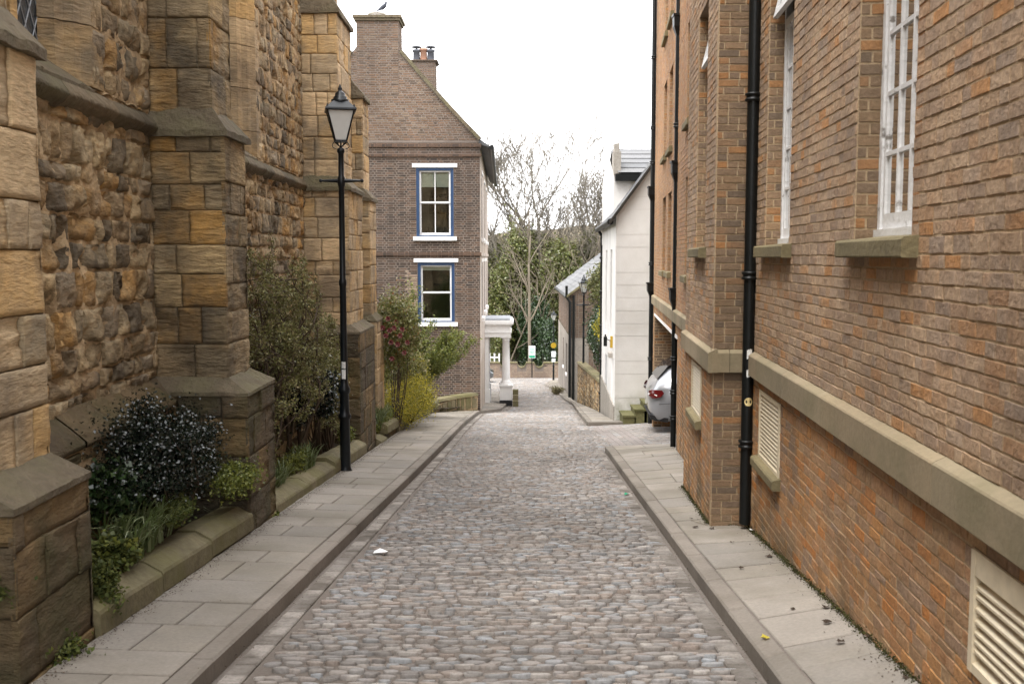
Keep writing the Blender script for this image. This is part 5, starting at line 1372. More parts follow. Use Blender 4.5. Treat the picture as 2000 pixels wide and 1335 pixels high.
for y_, w_, h in ((691, .26, .34), (703, .22, .20)):
    c_ = at(1081, y_, sy); sign_plate(c_.x, sy-.03, c_.z, w_, h, 'sign_w', lt3, 'notice')
# parking sign on its own pole
b = at(1039, 737, 60.6); top = at(1039, 672, 60.6)
sg = thing('sign_post', 'thin post with a white and green parking notice before the end wall', 'sign', (b.x, b.y, b.z))
mb = MB(); mb.tube([b, top], .035, 8); mb.build('post', M['black_dull'], sg)
c_ = at(1039, 687, 60.6); mb = MB(); mb.box((c_.x-.20, 60.53, c_.z-.38), (c_.x+.20, 60.55, c_.z+.38)); pl = mb.build('notice', M['sign_w'], sg)
mb = MB(); mb.box((c_.x-.18, 60.522, c_.z-.35), (c_.x+.18, 60.528, c_.z-.2))
for dz, w_ in ((.27, .12), (.17, .15), (.09, .13), (.0, .15), (-.08, .10)): mb.box((c_.x-w_, 60.522, c_.z+dz), (c_.x+w_, 60.528, c_.z+dz+.028))
mb.build('print', M['sign_g'], pl)

# ================================================================ CARS
def car(label, loc, rotz, paint, k=1.0, detail=True):
    t = thing('parked_car', label, 'car', loc)
    Rm = Matrix.Rotation(rotz, 3, 'Z'); L0 = Vector(loc)
    W = lambda x, y, z: L0+Rm@(Vector((x, y, z))*k)      # x forward, rear at x = 0
    # stations: x, sill z, belt z, roof z, half width at belt, half width at roof
    st = [(0.0, .42, .80, .82, .62, .58), (.06, .33, .86, .90, .76, .64), (.16, .27, .93, 1.06, .84, .62), (.38, .24, .95, 1.30, .87, .58), (.62, .22, .95, 1.42, .88, .56), (1.2, .20, .94, 1.47, .885, .57), (2.0, .20, .92, 1.48, .885, .57), (2.6, .20, .90, 1.42, .88, .56), (3.1, .20, .88, 1.18, .87, .60), (3.35, .22, .86, .96, .86, .66), (4.0, .25, .78, .80, .82, .66), (4.25, .32, .66, .68, .70, .55), (4.32, .40, .56, .57, .5, .4)]
    rows = []
    for (x, s, b_, r_, hw, hr) in st:
        rows.append([(x, 0, s), (x, hw*.9, s), (x, hw*.99, s+.08), (x, hw*1.01, (s+b_)/2), (x, hw, b_-.05), (x, hw*.975, b_), (x, hr+(hw-hr)*.22, b_+(r_-b_)*.80), (x, hr*.93, r_-.015*(r_-b_)*3), (x, hr*.5, r_+.012), (x, 0, r_+.018)])
    n = 10; full = []
    for r_ in rows: full.append([W(*p) for p in r_]+[W(p[0], -p[1], p[2]) for p in r_[-2:0:-1]])
    K = len(full[0]); vs = [p for r_ in full for p in r_]
    fs = [(i*K+j, i*K+(j+1) % K, (i+1)*K+(j+1) % K, (i+1)*K+j) for i in range(len(full)-1) for j in range(K)]
    fs += [tuple(range(K))[::-1], tuple(range((len(full)-1)*K, len(full)*K))]
    mb = MB(); mb.add(vs, fs, 0, True); o = mb.build('body', M[paint], t)
    def side_quad(pts, s, off): return [W(x, s*(y+off), z) for x, y, z in pts]
    mb = MB()       # side windows following the cabin side
    def cab(x, f):  # point on the cabin side, f=0 belt, 1 roof
        for a, b in zip(st, st[1:]):
            if a[0] <= x <= b[0]:
                q = (x-a[0])/(b[0]-a[0]); v = [a[i]+(b[i]-a[i])*q for i in range(6)]
                hb, hr, bb, rr_ = v[4]*.975, v[5]+(v[4]-v[5])*.22, v[2], v[3]
                return (x, hb+(hr-hb)*f, bb+(bb*0+(rr_-bb)*.80)*f)
    for s in (1, -1):
        for (xa_, xb_, xc, xd) in ((.50, .98, .98, .70), (1.04, 1.86, 1.86, 1.04), (1.93, 2.98, 2.55, 1.93)):
            pts = [cab(xa_, .08), cab(xb_, .08), cab(xc, .92), cab(xd, .92)]
            q = side_quad(pts, s, .012); mb.add(q, [(0, 1, 2, 3) if s < 0 else (3, 2, 1, 0)])
    mb.add([W(.14, .58, 1.07), W(.14, -.58, 1.07), W(.36, -.57, 1.33), W(.36, .57, 1.33), W(.60, -.52, 1.44), W(.60, .52, 1.44)], [(0, 1, 2, 3), (3, 2, 4, 5)]); None; mb.add([W(3.32, .6, .99), W(3.32, -.6, .99), W(2.72, -.5, 1.40), W(2.72, .5, 1.40)], [(3, 2, 1, 0)])
    mb.build('window', M['car_glass'], t)
    for s in (1, -1):
        mb = MB(); pr = [(-.002, .60, .74), (.0, .60, .84), (.05, .77, .88), (.24, .875, .88), (.28, .885, .82), (.20, .89, .74), (.05, .785, .70)]
        q = [W(x-.02, s*(y+.012), z) for x, y, z in pr]; c = W(.02, s*.82, .77)
        mb.add([c]+q, [(0, 1+i, 1+(i+1) % 7) for i in range(7)], 0, True); tl = mb.build('tail_light', M['tail'], t)
        mb = MB(); q = [W(x, s*y, z) for x, y, z in ((-.035, .56, .75), (-.035, .56, .79), (.02, .80, .80), (.12, .875, .79), (.12, .878, .76), (.02, .80, .755))]
        mb.add(q, [(0, 1, 2, 3, 4, 5)] if s > 0 else [(5, 4, 3, 2, 1, 0)]); mb.build('reversing_lamp', M['white'], tl)
    mb = MB(); mb.hexa([W(.03, -.66, .25), W(.35, -.83, .22), W(.35, .83, .22), W(.03, .66, .25), W(-.015, -.68, .36), W(.35, -.875, .31), W(.35, .875, .31), W(-.015, .68, .36)]); mb.build('bumper', M['plastic'], t)
    for x in (.78, 3.42):
        for s in (1, -1):
            for nm, mt, r_, w0, w1 in (('wheel', 'tyre', .31, .70, .895), ('rim', 'rim', .20, .88, .902)):
                mb = MB(); v = []; K_ = 22
                for yy, q in ((w0, 1), (w0+.02, 1.0), (w1-.03, 1.0), (w1, .93)):
                    for j in range(K_):
                        a = 2*math.pi*j/K_; v.append(W(x+r_*q*math.cos(a), s*yy, .31+r_*q*math.sin(a)))
                mb.add(v, [(i*K_+j, i*K_+(j+1) % K_, (i+1)*K_+(j+1) % K_, (i+1)*K_+j) for i in range(3) for j in range(K_)]+[tuple(range(K_)), tuple(range(3*K_, 4*K_))], 0, False)
                if nm == 'wheel': wo = mb.build(nm, M[mt], t)
                else: mb.build(nm, M[mt], wo)
    # dark gap round the tailgate and along the doors
    for s in (1, -1):
        mb = MB(); mb.tube([W(.16, s*.885, .60), W(.40, s*.905, .62), W(.44, s*.905, .35)], .006, 4); mb.tube([W(1.0, s*.905, .90), W(1.02, s*.91, .40)], .006, 4); mb.build('door_gap', M['plastic'], t)
    for s in (1, -1):
        mb = MB(); mb.lathe(W(2.75, s*.98, .97), [(.02, -.06), (.09, -.05), (.10, .03), (.05, .07)], 10); mb.build('mirror', M['plastic'], t)
        mb = MB(); mb.tube([W(.7, s*.50, 1.475), W(1.0, s*.52, 1.51), (W(2.2, s*.52, 1.51)), W(2.5, s*.5, 1.46)], .016, 6); mb.build('roof_rail', M['plastic'], t)
    return t
cp = at(1273, 790, 19.4)
car('silver car parked tail-out in the undercroft, half hidden by the downpipes', (2.74, 20.0, gz(19.6)+.11), R(-3), 'silver', .97)
cq = at(966, 740, 56.5)
car('dark grey car at the far junction, glimpsed through the portico', (cq.x-4.15, 56.5, gz(56.5)+.02), R(0), 'darkcar', .95)

# ================================================================ VEGETATION
def leaf_mesh(pos, size, nrm_bias=.3, aspect=1.8, jit=.35, fold=.25, dirs=None):
    """many folded diamond leaves; returns arrays"""
    n = len(pos)
    d = rng.normal(size=(n, 3)) if dirs is None else dirs+rng.normal(size=(n, 3))*.35
    d /= np.linalg.norm(d, axis=1)[:, None]
    u = rng.normal(size=(n, 3)); u[:, 2] += nrm_bias*2; 
    s = np.cross(d, u); s /= np.linalg.norm(s, axis=1)[:, None]+1e-9; nn = np.cross(s, d)
    L = size*(1+rng.uniform(-jit, jit, n))[:, None]; Wd = L/aspect
    a = pos-d*L*.5; b = pos+s*Wd*.5+nn*Wd*fold; c = pos+d*L*.5; e = pos-s*Wd*.5+nn*Wd*fold
    return np.stack([a, b, c, e], 1).reshape(-1, 3)
def leaves_obj(name, V, mat, parent=None):
    n = len(V)//4; me = bpy.data.meshes.new(name)
    me.vertices.add(4*n); me.vertices.foreach_set('co', V.astype(np.float32).ravel())
    me.loops.add(4*n); me.loops.foreach_set('vertex_index', np.arange(4*n, dtype=np.int32))
    me.polygons.add(n); me.polygons.foreach_set('loop_start', np.arange(0, 4*n, 4, dtype=np.int32)); me.polygons.foreach_set('loop_total', np.full(n, 4, dtype=np.int32))
    me.materials.append(M[mat]); me.update(calc_edges=True); me.validate()
    return link(name, me, parent)
def cloud(center, rad, n, clumps=40, cs=.22, shell=.55, cut=None):
    """points gathered in clumps within an uneven ellipsoid"""
    c = np.array(center); r = np.array(rad)
    q = rng.normal(size=(clumps, 3)); q /= np.linalg.norm(q, axis=1)[:, None]
    q *= (shell+(1-shell)*rng.random(clumps)**.5)[:, None]*rng.uniform(.75, 1.12, clumps)[:, None]
    q = c+q*r*.85
    k = rng.integers(0, clumps, n); s = rng.uniform(.5, 1.3, clumps)[k][:, None]
    p = q[k]+rng.normal(size=(n, 3))*r*cs*s
    if cut is not None: p = p[cut(p)]
    return p
def ground_cut(dz=.0, xmin=-2.9): return lambda p: (p[:, 2] > np.array([gz(y) for y in p[:, 1]])+dz) & (p[:, 0] > xmin)
def stems(base, tips, r, mat, parent, name='stem', n=4):
    mb = MB()
    for tp in tips:
        b = Vector(base)+Vector((random.uniform(-.08, .08), random.uniform(-.12, .12), 0)); tp = Vector(tp)
        m_ = (b+tp)/2+Vector((random.uniform(-.12, .12), random.uniform(-.15, .15), random.uniform(-.05, .1)))
        mb.tube([b, (b+m_)/2+Vector((0, random.uniform(-.05, .05), 0)), m_, (m_+tp)/2+Vector((random.uniform(-.04, .04), random.uniform(-.06, .06), 0)), tp], [r, r*.8, r*.6, r*.4, r*.2], n)
    return mb.build(name, M[mat], parent)
def shrub(name, label, center, rad, n, size, mat, asp=1.7, clumps=40, cs=.2, shell=.5, cut=None, stem_n=10, stem_mat='twig', fol='foliage', cat='shrub', bias=.3, zb=None, extra=None, group=None, sr=.014):
    t = thing(name, label, cat, (center[0], center[1], (gz(center[1])+.3) if zb is None else zb), group)
    p = cloud(center, rad, n, clumps, cs, shell, cut)
    leaves_obj(fol, leaf_mesh(p, size, bias, asp), mat, t)
    if extra:
        for (mt, frac, sz, nm) in extra:
            k = rng.integers(0, len(p), int(n*frac)); leaves_obj(nm, leaf_mesh(p[k]+rng.normal(size=(len(k), 3))*.02, sz, .8, asp), mt, t)
    if stem_n:
        tips = [tuple(p[i]) for i in rng.integers(0, len(p), stem_n)]
        stems((center[0], center[1], (gz(center[1])+.22) if zb is None else zb), tips, sr, stem_mat, t)
    return t
# near bed
shrub('evergreen_shrub', 'wide dark evergreen shrub with glossy glinting leaves in the nearest bed', (-2.52, 7.1, -1.42), (.36, 1.0, .46), 30000, .023, 'gloss', 1.5, 90, .16, .35, ground_cut(.3, -2.95), 26)
shrub('green_shrub', 'rounded yellow-green plant spilling over the wall beside the second buttress', at(462, 928, 7.85), (.15, .34, .13), 3400, .026, 'lime', 1.5, 20, .30, .3, ground_cut(.1), 0)
shrub('ground_plant', 'bright green leafy mound in front of the strap leaves in the nearest bed', at(225, 1082, 5.78), (.13, .20, .09), 1800, .034, 'moss', 1.15, 30, .25, .4, None, 0, bias=1.2, extra=[('lime', .25, .035, 'young_foliage')])
shrub('hanging_plant', 'mossy green plant hanging over the wall beside the nearest buttress', at(196, 1165, 5.28), (.10, .14, .17), 2200, .026, 'moss', 1.3, 26, .28, .4, None, 0, bias=.8)
shrub('ground_plant', 'small fern-like green plant under the dark evergreen shrub', at(335, 1003, 6.7), (.13, .32, .09), 1900, .030, 'moss', 1.6, 26, .25, .3, None, 0)
shrub('ground_plant', 'dark leafy plant low at the back of the nearest bed', at(215, 960, 6.3), (.18, .25, .18), 1500, .045, 'holly', 1.3, 22, .25, .3, None, 5)
shrub('corner_plant', 'yellow-green ferny plant at the foot of the nearest buttress', at(88, 1285, 4.70), (.16, .19, .13), 2600, .024, 'moss', 1.5, 24, .3, .3, None, 0, extra=[('lime', .3, .026, 'young_foliage')])
shrub('corner_plant', 'small green plant growing on the near buttress at the left edge', at(14, 1148, 4.36), (.06, .12, .09), 1300, .022, 'moss', 1.4, 14, .3, .3, None, 0)
shrub('weed', 'small pale green weed at the pavement foot of the second buttress', at(533, 1012, 8.95), (.05, .10, .07), 500, .032, 'lime', 1.3, 8, .3, .3, None, 0)
shrub('weed', 'little weed below the coping wall just before the near lamp post', at(625, 948, 11.9), (.04, .12, .05), 350, .03, 'lime', 1.3, 6, .3, .3, None, 0)
def blades(name, label, c, n, L, w_, spread, mat='strap', group=None, lean=(0, 0)):
    t = thing(name, label, 'plant', (c[0], c[1], c[2]), group); mb = MB()
    for i in range(n):
        a = random.uniform(0, 2*math.pi); l = L*random.uniform(.6, 1.15); r = random.uniform(.3, 1)*spread
        dx, dy = math.cos(a)*r+lean[0], math.sin(a)*r+lean[1]
        bx_, by_ = c[0]+random.uniform(-.3, .3)*spread*L, c[1]+random.uniform(-.6, .6)*spread*L*1.4
        sd_ = Vector((-dy, dx, 0)); sd_ = sd_.normalized() if sd_.length > 0 else Vector((1, 0, 0)); vs = []; K_ = 6
        for k in range(K_+1):
            q = k/K_; z = l*(q*.95-.62*r*q*q*q); h = l*r*(q**1.5)*.85
            ww = w_*(1-q**2.2)*.5+.0006; dn = Vector((dx, dy, 0)).normalized() if (dx or dy) else Vector((1, 0, 0))
            p = Vector((bx_, by_, c[2]+z))+dn*h; vs += [p-sd_*ww, p+sd_*ww+Vector((0, 0, -.002))]
        mb.add(vs, [(2*k, 2*k+1, 2*k+3, 2*k+2) for k in range(K_)], 0, True)
    mb.build('leaves', M[mat], t); return t
c = at(262, 1072, 6.25); blades('strap_leaf_plant', 'clump of long arching strap leaves leaning over the nearest coping wall', (c.x, c.y, c.z), 230, .42, .017, .95, lean=(.45, -.2))
c = at(605, 900, 12.2); blades('strap_leaf_plant', 'grassy clump behind the wall just left of the near lamp post', (-2.42, 11.4, gz(11.4)+.26), 170, .42, .02, .7)
blades('strap_leaf_plant', 'grassy clump right behind the second buttress in the middle bed', (-2.42, 9.9, gz(9.9)+.24), 150, .34, .018, .8)
blades('strap_leaf_plant', 'pale strap leaves between the third buttress and the yellow shrub', (-2.40, 17.4, gz(17.4)+.34), 150, .50, .028, .8)
# middle bed
p0 = (-2.58, 12.0, -.95)
sh = thing('tall_shrub', 'tall airy shrub with arching stems and tiny olive leaves against the church wall', 'shrub', (-2.55, 12.0, gz(12)+.28))
mb = MB(); pts = []; dirs = []
def arch(p, d, L, r, lvl):
    k = 7; q = Vector(p); path = [q.copy()]; dd = Vector(d).normalized()
    for i in range(k):
        dd = (dd+Vector((random.uniform(-.2, .2), random.uniform(-.22, .22), random.uniform(-.18, .08)))).normalized()
        q = q+dd*L/k
        if q.x < -3.0: q.x = -3.0+random.uniform(0, .05); dd.x = abs(dd.x)
        if q.x > -2.27: q.x = -2.27-random.uniform(0, .04); dd.x = -abs(dd.x)
        if q.y > 14.3: dd.y = -abs(dd.y)
        path.append(q.copy())
        if lvl < 3 and i > 0 and random.random() < (.9, .8, .5)[lvl]:
            for _ in range(1):
                arch(q, dd*.6+Vector((random.uniform(-.7, .7), random.uniform(-.9, .9), random.uniform(-.4, .6))), L*random.uniform(.28, .46), r*.5, lvl+1)
        if lvl >= 1:
            for _ in range(3 if lvl > 1 else 1): pts.append(q+Vector((random.gauss(0, .02), random.gauss(0, .03), random.gauss(0, .03))))
    mb.tube(path, [max(.0022, r*(1-.8*i/k)) for i in range(k+1)], 4 if lvl else 6, 0, False)
for i in range(17):
    y = random.uniform(10.3, 12.6); arch((-2.62+random.uniform(-.12, .12), y, gz(y)+.24), (random.uniform(-.2, .2), random.uniform(-.2, .5), 1), random.uniform(1.75, 2.6)*(1-.10*(y-10.3)), .020, 0)
mb.build('stems', M['twig'], sh)
P_ = np.array([tuple(p) for p in pts]); P_ = P_[rng.random(len(P_)) < .85]+rng.normal(size=(1, 3))*.0
leaves_obj('foliage', leaf_mesh(P_, .029, .3, 1.6), 'olive', sh)
shrub('evergreen_shrub', 'dark glossy shrub low behind the near lamp post', (-2.55, 12.7, -1.72), (.28, 1.35, .40), 7000, .045, 'gloss', 1.4, 50, .18, .4, ground_cut(.25, -2.95), 14)
shrub('green_shrub', 'fresh green leafy plant low in the middle bed behind the grassy clump', (-2.42, 10.9, gz(10.9)+.42), (.14, .55, .12), 1800, .035, 'lime', 2.2, 24, .25, .3, None, 4)
shrub('green_shrub', 'loose small-leaved shrub between the near lamp post and the third buttress', (-2.52, 13.55, -1.62), (.22, .85, .72), 6500, .032, 'olive', 1.6, 60, .18, .35, ground_cut(.3, -2.98), 16)
shrub('evergreen_shrub', 'loose olive shrub filling the bed right behind the second buttress', (-2.62, 10.0, -1.95), (.2, .6, .32), 2600, .03, 'olive', 1.5, 34, .2, .4, ground_cut(.2, -2.98), 12)
shrub('green_shrub', 'bright green plant at the foot of the third buttress', (-2.38, 14.2, gz(14.2)+.45), (.10, .35, .12), 1200, .035, 'lime', 1.5, 18, .25, .3, None, 4)
# far bed
cam_ = shrub('camellia_bush', 'red-flowered camellia bush between the church and the gable house', (-2.24, 19.1, -1.46), (.42, 1.2, .86), 12500, .055, 'olive', 1.8, 60, .17, .45, ground_cut(.3, -4), 11, extra=[('rust', .10, .06, 'bronze_foliage'), ('lime', .45, .055, 'young_foliage')])
fl = []
for (fx, fy, fY) in ((752,622,19),(764,640,19.3),(776,655,19.2),(758,668,18.9),(768,628,19.6),(780,643,19.4),(748,655,18.8),(771,672,19.1),(784,688,19.5),(760,700,19),(742,640,19),(790,668,19.6),(755,645,19.0)):
    c = at(fx+6, fy, fY-1.35); mb = MB()
    for ring, (rr_, up_) in enumerate(((.050, .015), (.034, .03), (.018, .04))):
        for j in range(6):
            a = j*math.pi/3+ring*.5; d = Vector((math.cos(a), -.45, math.sin(a))); s_ = Vector((-math.sin(a), 0, math.cos(a)))
            mb.add([c, c+d*rr_*.6+s_*rr_*.42+Vector((0, -up_, 0)), c+d*rr_*1.1+Vector((0, -up_*1.2, 0)), c+d*rr_*.6-s_*rr_*.42+Vector((0, -up_, 0))], [(0, 1, 2, 3)])
    mb.build('flower', M['flower'], cam_)
shrub('yellow_shrub', 'dense golden-yellow shrub spilling over the wall onto the pavement', at(797, 783, 20.3), (.58, 1.6, .54), 14000, .042, 'yellow', 2.2, 42, .20, .35, ground_cut(.12, -4), 10)
shrub('green_shrub', 'light olive-green shrub topping the golden shrub', at(790, 720, 22.4), (.6, 1.1, .55), 6500, .05, 'olive', 1.8, 50, .18, .4, ground_cut(.2, -5), 18, extra=[('yellow', .25, .045, 'young_foliage')])
sb = thing('branchy_shrub', 'loose shrub with yellow-green sprays reaching across the brick gable', 'shrub', (-2.8, 24.5, gz(24)+.4))
mb = MB(); pts = []
def spray(p, d, L, r, lvl):
    k = 6; q = Vector(p); path = [q.copy()]; dd = Vector(d).normalized()
    for i in range(k):
        dd = (dd+Vector((random.uniform(-.15, .15), random.uniform(-.15, .15), random.uniform(-.05, .1)))).normalized(); q = q+dd*L/k; path.append(q.copy())
        if lvl < 2 and i > 0: spray(q, dd+Vector((random.uniform(-.6, .8), random.uniform(-.6, .6), random.uniform(-.3, .5))), L*random.uniform(.3, .5), r*.5, lvl+1)
        if lvl >= 1: 
            for _ in range(6): pts.append(q+Vector((random.gauss(0, .05), random.gauss(0, .05), random.gauss(0, .045))))
    mb.tube(path, [max(.003, r*(1-.8*i/k)) for i in range(k+1)], 5, 0, False)
for i in range(9): spray((-2.9+random.uniform(-.3, .3), 24+random.uniform(-.7, .5), gz(24)+.6), (random.uniform(.0, 1.0), random.uniform(-.3, .2), random.uniform(.30, .62)), random.uniform(1.2, 1.8), .016, 0)
mb.build('stems', M['twig'], sb); P_ = np.array([tuple(p) for p in pts]); leaves_obj('foliage', leaf_mesh(np.repeat(P_, 2, 0)+rng.normal(size=(len(P_)*2, 3))*.03, .055, .4, 2.0), 'lime', sb)
shrub('ground_plant', 'low green planting trailing over the stepped coping before the golden shrub', (-2.34, 17.9, gz(17.9)+.42), (.13, 1.1, .18), 3200, .04, 'lime', 1.6, 30, .22, .3, None, 4)
shrub('ground_plant', 'mixed green ground cover beside the low curved wall', (-2.35, 24.6, gz(24.6)+.5), (.45, 1.6, .26), 4200, .05, 'olive', 1.6, 40, .2, .3, None, 6)
shrub('green_shrub', 'upright green shrub with reddish young leaves between the golden shrub and the camellia', (-2.5, 21.3, -1.95), (.45, 1.0, .75), 8000, .05, 'lime', 1.8, 60, .18, .4, ground_cut(.2, -5), 12, extra=[('rust', .12, .05, 'bronze_foliage'), ('olive', .5, .05, 'old_foliage')])
# hedge and yellow shrub over the mossy wall
shrub('hedge', 'dark green hedge over the mossy wall beside the white house', (3.35, 35.5, -2.75), (.75, 4.6, 1.15), 13000, .085, 'holly', 1.4, 140, .11, .5, lambda p: p[:, 0] > 2.0, 14, cat='hedge', zb=gz(36)+.2)
shrub('forsythia', 'yellow flowering shrub topping the hedge next to the white house', (3.0, 31.5, -2.05), (.35, 1.6, .75), 3800, .06, 'yellow', 1.5, 44, .17, .4, None, 12, zb=gz(31)+.4, extra=[('lime', .5, .05, 'young_foliage')])
shrub('garden_bush', 'bushy dark tree above the hedge in front of the cottage roof', (3.7, 38.5, -1.2), (.8, 1.9, 1.25), 9000, .085, 'ivy', 1.5, 90, .15, .45, None, 20, zb=gz(38)+.4, extra=[('ivy_brown', .3, .08, 'young_foliage')])
shrub('weed', 'tuft of dry brown grass at the corner of the slate cottage', (cx0-.45, 45.0, gz(45)+.22), (.3, .3, .18), 700, .10, 'ivy_brown', 3, 12, .3, .3, None, 0)

# ---- bare trees with ivy
def tree(name, label, base, H, mat, spec, group=None, ivy=None, levels=5, seed=1, spreadx=1.0):
    random.seed(seed); t = thing(name, label, 'tree', base, group)
    tk = MB(); br = MB(); ivp = []; tips = []
    def grow(p, d, L, r, lvl):
        k = 5 if lvl < 3 else 3; q = Vector(p); path = [q.copy()]; dd = Vector(d).normalized(); rad = [r]
        for i in range(k):
            w_ = .10+.05*lvl
            dd = (dd+Vector((random.uniform(-w_, w_), random.uniform(-w_, w_), random.uniform(-w_*.5, w_*.9)))).normalized(); q = q+dd*L/k
            path.append(q.copy()); rad.append(max(spec.get('rmin', .012), r*(1-.62*(i+1)/k)))
            if lvl < levels and i >= (1 if lvl else spec.get('first', 2)):
                for _ in range(spec['n'][lvl]):
                    if random.random() < spec.get('p', .9):
                        a = random.uniform(0, 2*math.pi); o = Vector((math.cos(a)*spreadx, math.sin(a), 0)); 
                        sp = spec['ang'][lvl]; nd = dd*math.cos(sp)+(o-dd*o.dot(dd)).normalized()*math.sin(sp)+Vector((0, 0, spec.get('up', .15)))
                        grow(q, nd, L*random.uniform(*spec['len'][lvl]), rad[-1]*.62, lvl+1)
            if ivy and lvl <= ivy[0] and q.z < ivy[1]+random.uniform(-1.2, 1.2): ivp.append((q.copy(), lvl))
        (tk if lvl == 0 else br).tube(path, rad, 9 if lvl == 0 else (6 if lvl < 2 else (4 if lvl < 4 else 3)), 0, False)
    for (d, L, r, off) in spec['trunks']: grow(Vector(base)+Vector(off), d, L, r, 0)
    tk.build('trunk', M[mat], t); br.build('branch', M[mat], t)
    if ivp:
        V = []
        for q, l in ivp:
            m = int(ivy[2]/(1+l*.9)); s = ivy[3]/(1+l*.45)
            V.append(np.array(q)+rng.normal(size=(m, 3))*np.array([s, s, s*1.5]))
        V = np.concatenate(V); leaves_obj('ivy', leaf_mesh(V, ivy[4], .2, 1.4), 'ivy', t)
        k = rng.integers(0, len(V), len(V)//4); leaves_obj('ivy_flower_head', leaf_mesh(V[k]*1.0+rng.normal(size=(len(k), 3))*.15, ivy[4]*.9, .2, 1.4), 'ivy_brown', t)
    random.seed(seed+99)
    return t
TY = 74.0
def base_at(x, Y, dz=0): return (ray(x, 700)[0]*Y, Y, gz(Y)-.3+dz)
bt = base_at(1045, TY)
tr_ = []
for i, (tx_, L_, r_, ox_) in enumerate(((-.62, 7.8, .18, -1.4), (-.50, 8.6, .20, -1.2), (-.34, 9.6, .24, -.8), (-.18, 10.4, .28, -.4), (-.03, 10.7, .30, -.1), (.12, 10.7, .30, .3), (.27, 10.4, .28, .8), (.44, 9.8, .26, 1.3), (.60, 9.2, .22, 1.8), (.80, 8.0, .20, 2.2), (.98, 7.2, .17, 2.6), (-.75, 7.0, .16, -1.8))):
    tr_.append(((tx_, random.uniform(-.25, .25), 1), L_, r_, (ox_, random.uniform(-.5, .5), 0)))
spec = dict(trunks=tr_, n=[2, 2, 2, 1, 1], len=[(.36, .5), (.42, .6), (.45, .65), (.5, .7), (.5, .7)], ang=[.60, .62, .6, .6, .6], up=.12, rmin=.0175, first=1, p=.80)
tree('bare_tree', 'big spreading leafless tree with ivy-clad limbs filling the end of the street', bt, 16, 'bark', spec, ivy=(1, .6, 520, .40, .19), levels=5, seed=5)
# ivy columns and evergreens massed below it
def mound(label, x, ytop, ybot, Y, wpx, n, size, mat, extra=None, name='evergreen_tree', clumps=90, cat='tree', stem=8, depth=1.6):
    a = at(x, ytop, Y); b = at(x, ybot, Y); h = (a.z-b.z)/2; w_ = wpx/F*Y/2
    return shrub(name, label, (a.x, Y, (a.z+b.z)/2), (w_, depth, h), n, size, mat, 1.5, clumps, .13, .5, lambda p: p[:, 2] > gz(Y)-.3, stem, 'bark', cat=cat, zb=gz(Y)-.2, extra=extra, sr=.09)
ex = [('ivy_brown', .18, .20, 'brown_foliage')]
mound('ivy-covered trunk rising left of centre among the bare branches', 980, 500, 735, 68.5, 64, 8000, .20, 'ivy', ex)
mound('tall ivy-clad column in the middle of the tree group', 1012, 430, 700, 69.0, 84, 11000, .20, 'ivy', ex, clumps=110)
mound('ivy-covered trunk between the thin tree and the slate roof', 1084, 455, 700, 68.0, 84, 11500, .20, 'ivy', ex, clumps=110)
mound('ivy-clad leaning trunk at the right of the tree group', 1112, 470, 600, 70.5, 50, 5000, .20, 'ivy', ex, clumps=50)
mound('dark holly tree directly behind the thin tree', 1045, 560, 735, 66.5, 74, 8500, .17, 'holly', None)
mound('dark holly bush behind the end wall and the parking notice', 1068, 610, 735, 64.0, 44, 4500, .15, 'holly', None, 'evergreen_bush', 60)
mound('olive thicket behind the portico', 978, 600, 735, 67.0, 56, 5000, .18, 'ivy', ex, 'evergreen_bush', 60)
mound('tangle of brown and green growth between the trunks', 1050, 470, 640, 76.0, 150, 9000, .22, 'ivy_brown', [('ivy', .6, .22, 'green_foliage')], 'thicket', 130, 'thicket')
# twiggy grey-brown undergrowth
bt2 = base_at(1035, 63.2)
spec2 = dict(trunks=[((.0, 0, 1), 9.2, .13, (0, 0, 0))], n=[2, 1, 1, 1, 1], len=[(.22, .36), (.4, .6), (.45, .6), (.5, .6), (.5, .6)], ang=[.6, .55, .6, .6, .6], up=.2, rmin=.010, first=1, p=.7)
tree('thin_tree', 'slender pale bare tree standing behind the parking notice', bt2, 10, 'bark_pale', spec2, levels=3, seed=11)
spec3 = dict(trunks=[((-.3, 0, 1), 4.6, .07, (-.4, 0, 0)), ((.25, 0, 1), 5.0, .07, (.4, 0, 0))], n=[2, 1, 1, 1], len=[(.4, .6)]*4, ang=[.8, .8, .8, .7], up=.05, rmin=.010, first=1, p=.85)
tree('scrub_tree', 'pale twiggy bare tree low at the left beside the gable house', base_at(975, 65.5), 6, 'bark_pale', spec3, levels=3, seed=21, group=None)
tree('scrub_tree', 'pale twiggy bare tree behind the slate roof at the right', base_at(1115, 67.5, 3), 6, 'bark_pale', spec3, levels=3, seed=31)
tree('scrub_tree', 'tangled bare tree in front of the ivy column right of the thin tree', base_at(1085, 66.0, 2), 6, 'bark_pale', spec3, levels=3, seed=41)
# far woodland on the hillside
nf = 26000; fx = rng.uniform(-20, 45, nf); fy = rng.uniform(150, 230, nf)
fz = -10+(fy-150)*.17+rng.normal(size=nf)*1.0
o = leaves_obj('woodland', leaf_mesh(np.stack([fx, fy, fz], 1), 1.0, .2, 2.5), 'ivy_brown'); o['kind'] = 'stuff'; o['label'] = 'brown winter woodland on the far hillside beyond the trees'

